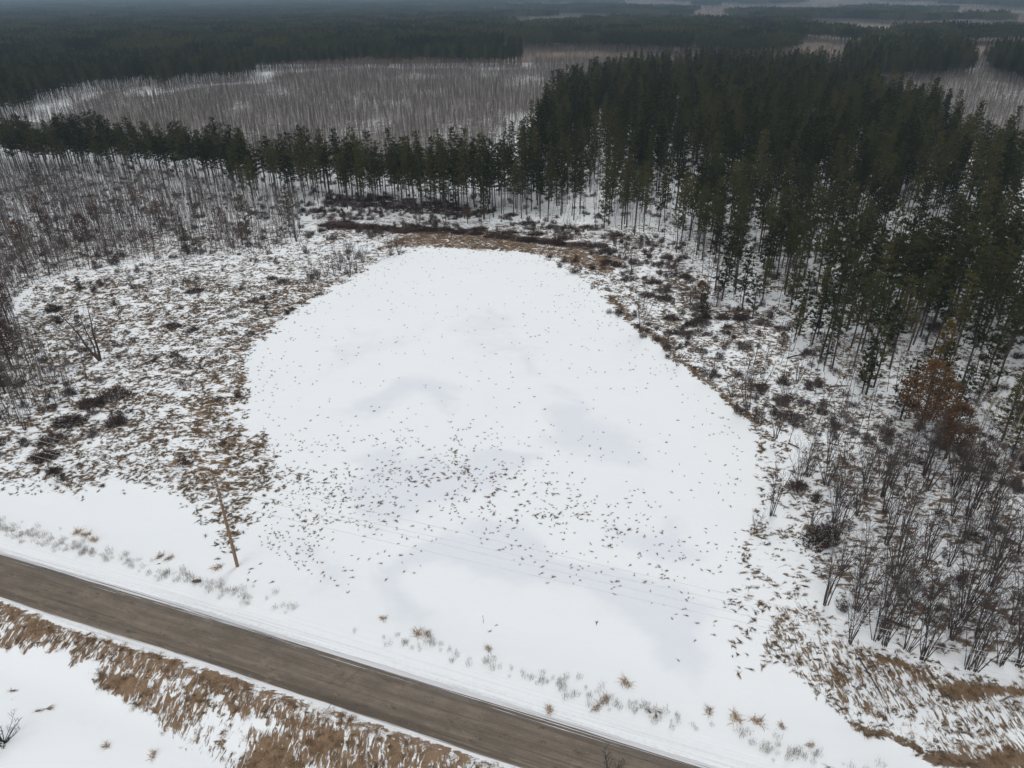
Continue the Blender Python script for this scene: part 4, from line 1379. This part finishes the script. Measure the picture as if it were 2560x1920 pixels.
# tan grass clumps that stand by themselves
for p, sc, lb_ in [((1372, 1783), 1.0, 'tan grass clump at the left end of the row beside the road'), ((1772, 1784), 1.0, 'tan grass clump, first of the row of three below the smooth snow'),
                   ((1838, 1800), 1.45, 'bushiest tan grass clump, middle of the row of three'), ((1893, 1808), 1.3, 'tan grass clump, last of the row of three'),
                   ((1955, 1820), .8, 'small tan grass tuft trailing the row of three'), ((1566, 1713), 1.35, 'wide orange-tan grass clump on open snow left of the row'),
                   ((1508, 1760), 1.2, 'slanting rusty grass clump close to the road'), ((1490, 1778), 1.0, 'rusty grass tuft touching the slanting clump'),
                   ((1220, 1626), .9, 'tan grass tuft right of the standing weeds'), ((1045, 1590), 1.3, 'long bent tan grass clump above the standing weeds'),
                   ((1070, 1592), 1.0, 'flattened tail of the long bent grass clump'), ((958, 1552), .9, 'tan grass tuft left of the long bent clump'),
                   ((195, 1335), 1.3, 'arched tan grass clump at the left, upper end'), ((215, 1342), 1.4, 'arched tan grass clump at the left, middle'), ((235, 1355), 1.2, 'arched tan grass clump at the left, lower end'),
                   ((400, 1397), 1.1, 'brown grass tuft in the drift line left of the pole'), ((425, 1400), 1.1, 'brown grass tuft in the drift line nearer the pole'), ((545, 1424), 1.2, 'brown grass clump left of the pole foot'),
                   ((2025, 1868), .8, 'thin tan grass tuft on the snow below the striped grass'), ((265, 1862), .8, 'dark spiky tuft on the clean snow at bottom left'), ((382, 1886), .9, 'dark star-shaped tuft at the bottom edge')]:
    x, y = un(p[0] / S, p[1] / S)
    o = part('grass_clump', random.choice(CLUMPS)); o.location = (x, y, gz(x, y)); o.rotation_euler[2] = R(0, 6.28); o.scale = (sc * 1.25, sc, sc * .9)
    tag(o, lb_, 'grass')

# treetops reaching into the picture from below the drone, and the bush in the lower left corner


def near_tree(pos, hh, label, sc=1.0, name='bare_tree', n=1, spread=.2):
    x, y = pos
    r_ = empty(name, (x, y, gz(x, y))); tag(r_, label, 'tree')
    for st_, tw in make_stems(n, hh, spread, .085, 'black_bark', twig=1.5):
        s_ = part('stem', st_, r_); part('twigs', tw, s_)


NT = [((1530, 1905), 6.0, 'black leafless treetop rising in front of the road at the bottom', 2), ((935, 1905), 4.2, 'leafless sapling top before the brown roadside bank', 3)]
for (qx, qy), hh, lb_, n in NT:
    x, y = un(qx / S, qy / S, hh * .8)
    near_tree((x, y), hh, lb_, n=n, spread=.12)
x, y = un(0, 1860 / S)
b_ = empty('bush', (x + .3, y, gz(x, y))); tag(b_, 'spreading bush with bent stems in the lower left corner', 'shrub')
for st_, tw in make_stems(16, 2.9, 1.15, .045, 'black_bark', twig=1.4):
    s_ = part('stem', st_, b_); part('twigs', tw, s_)

# ------------------------------------------------------------------ grass nobody could count
def sample(n, x0, x1, y0, y1): return RNG.uniform(x0, x1, n), RNG.uniform(y0, y1, n)


x, y = sample(460000, -150, 105, 26, 190)
k = inview(x, y, 0, 500); x, y = x[k], y[k]
g, b = cover(x, y)
d = road_d(x, y)
clump = fbm(x / 1.6, y / 1.6, 101, 3)
dens = sstep(.08, .55, g) * sstep(.36, .62, clump + (g - .4) * .5)
dens = np.where(y > 150, dens * .5, dens)
dens = np.where(d < 0, dens * .10, dens)
dens *= 1 - .55 * mask(CORNER, x, y, 2)
dens *= 1 - .70 * mask(THICKET, x, y, 2)
k = (RNG.uniform(0, 1, x.size) < dens * .68) & (np.abs(d) > RW + .7)
x, y, g = x[k], y[k], g[k]
tanp = np.clip(.42 + .9 * (g - .35) + .7 * (fbm(x / 8, y / 8, 111, 2) - .5), .05, .95)
tanp = np.where(road_d(x, y) < 0, 1.0, tanp)
isT = RNG.uniform(0, 1, x.size) < tanp
for sel, protos, nm, lb_ in ((isT, TUFTS_TAN, 'dry_grass', 'tan dead grass lying in bent tufts through the snow'), (~isT, TUFTS_DARK, 'sedge_tussocks', 'dark bent sedge tussocks poking through the snow')):
    xx, yy = x[sel], y[sel]; nn = xx.size
    az = RNG.normal(0, .9, nn)
    scatter(nm, [[q] for q in protos], xx, yy, height(xx, yy) + .03, az, RNG.uniform(.5, 1.15, nn), RNG.integers(0, 6, nn), lb_, 'grass', sz=RNG.uniform(.45, 1.0, nn))
    print(nm, nn)
# short upright grass on the near bank and in the corner by the thicket
x, y = sample(60000, -60, 62, 24, 56)
k = inview(x, y, 0, 20); x, y = x[k], y[k]; g, b = cover(x, y); d = road_d(x, y)
w = sstep(.40, .70, g) * ((d < -RW - .3) | (sdist(CORNER, x, y) > 0)) * sstep(.35, .6, fbm(x / 1.1, y / 1.1, 161, 3))
k = RNG.uniform(0, 1, x.size) < w * .30
x, y = x[k], y[k]; nn = x.size
scatter('bank_grass', [[q] for q in BANKG], x, y, height(x, y) + .02, RNG.uniform(0, 6.28, nn), RNG.uniform(.6, 1.3, nn), RNG.integers(0, 6, nn), 'short tan grass standing on the brown roadside bank and in the corner', 'grass')
print('bank', nn)
# sparse tufts frozen into the pond
x, y = sample(38000, -45, 32, 42, 175)
pd = sdist(POND, x, y)
w = 1.0 * mask(PONDTUFT, x, y, 7) * sstep(.28, .62, fbm(x / 4, y / 4, 121, 3)) + .045 + .25 * np.exp(-np.clip(pd, 0, 99) / 3.0)
w *= (1 - .95 * mask(U([(860, 1240), (1000, 1200), (1300, 1290), (1490, 1350), (1500, 1440), (1100, 1400), (900, 1330)]), x, y, 2))
k = (pd > 0) & (RNG.uniform(0, 1, x.size) < w * .5)
x, y = x[k], y[k]; nn = x.size
scatter('pond_sedge', [[q] for q in TUFTS_DARK[:3] + TUFTS_TAN[:3]], x, y, height(x, y) + .02, RNG.normal(0, .9, nn), RNG.uniform(.25, .62, nn), RNG.integers(0, 6, nn), 'scattered dark sedge tufts frozen into the pond', 'grass', sz=RNG.uniform(.4, .9, nn))
print('pond', nn)
# standing weeds on the far verge
x, y = sample(30000, -75, 40, 25, 75)
d = road_d(x, y)
w = .9 * np.exp(-((d - (RW + 3.3)) / .8) ** 2) * sstep(.18, .55, fbm(x / 3.5, y / 3.5, 131, 2))
k = RNG.uniform(0, 1, x.size) < w * .8
x, y = x[k], y[k]; nn = x.size
scatter('roadside_weeds', [[q] for q in WEEDS], x, y, height(x, y), RNG.uniform(0, 6.28, nn), RNG.uniform(.35, 1.0, nn), RNG.integers(0, 4, nn), 'thin dry weeds standing along the snowy verge of the road', 'weeds')
print('weeds', nn)

# low twiggy underbrush in the woods and thickets
BRUSH = [make_mound(R(.5, .9), R(.7, 1.4), 34, random.choice(['brush_twigs', 'dark_bark', 'grey_bark'])) for _ in range(8)]
x, y = sample(60000, -170, 170, 40, 300)
k = inview(x, y, 1, 500); x, y = x[k], y[k]
cl = fbm(x / 5, y / 5, 141, 3)
w = np.maximum.reduce([.27 * mask(LEFTWOOD_F, x, y, 4), .55 * mask(CLEARING, x, y, 4), .60 * mask(SCRUB_R, x, y, 5),   .12 * mask(THICKET, x, y, 3), .10 * mask(MEADOW, x, y, 4) * (y > 72),
                       .20 * (sdist(PINE_MAIN, x, y) > 0), .42 * mask(SHORE_R, x, y, 3), .5 * mask(LW2, x, y, 3), .8 * mask(BRUSH_C, x, y, 3)])
w *= sstep(.40, .62, cl) * (1 - mask(POND, x, y, 1))
k = RNG.uniform(0, 1, x.size) < w * .8
x, y = x[k], y[k]; nn = x.size
scatter('underbrush', [[q] for q in BRUSH], x, y, height(x, y), RNG.uniform(0, 6.28, nn), RNG.uniform(.6, 1.4, nn), RNG.integers(0, len(BRUSH), nn), 'low dark twiggy underbrush between the trees and shrubs', 'underbrush')
print('underbrush', nn)

# ------------------------------------------------------------------ haze over the country
mb = MB()
hx0, hx1, hy0, hy1, hz0, hz1 = -8000, 8000, -400, 8200, -4, 110
for z in (hz0, hz1):
    mb.v += [Vector((hx0, hy0, z)), Vector((hx1, hy0, z)), Vector((hx1, hy1, z)), Vector((hx0, hy1, z))]
mb.f = [(3, 2, 1, 0), (4, 5, 6, 7), (0, 1, 5, 4), (1, 2, 6, 5), (2, 3, 7, 6), (3, 0, 4, 7)]
hm = bpy.data.materials.new('haze'); hm.use_nodes = True
nt = hm.node_tree; nt.nodes.remove(nt.nodes['Principled BSDF'])
pv_ = nt.nodes.new('ShaderNodeVolumePrincipled')
pv_.inputs['Density'].default_value = 1.3e-4
pv_.inputs['Color'].default_value = (.56, .78, 1.0, 1)
pv_.inputs['Anisotropy'].default_value = 0.0
nt.links.new(pv_.outputs[0], nt.nodes['Material Output'].inputs['Volume'])
MATS['haze'] = hm
tag(part('haze', mb.mesh('haze', 'haze')), 'thin winter haze over the far forest', None, None, 'stuff')
print('done', round(time.time() - T0, 1), len(bpy.data.objects))
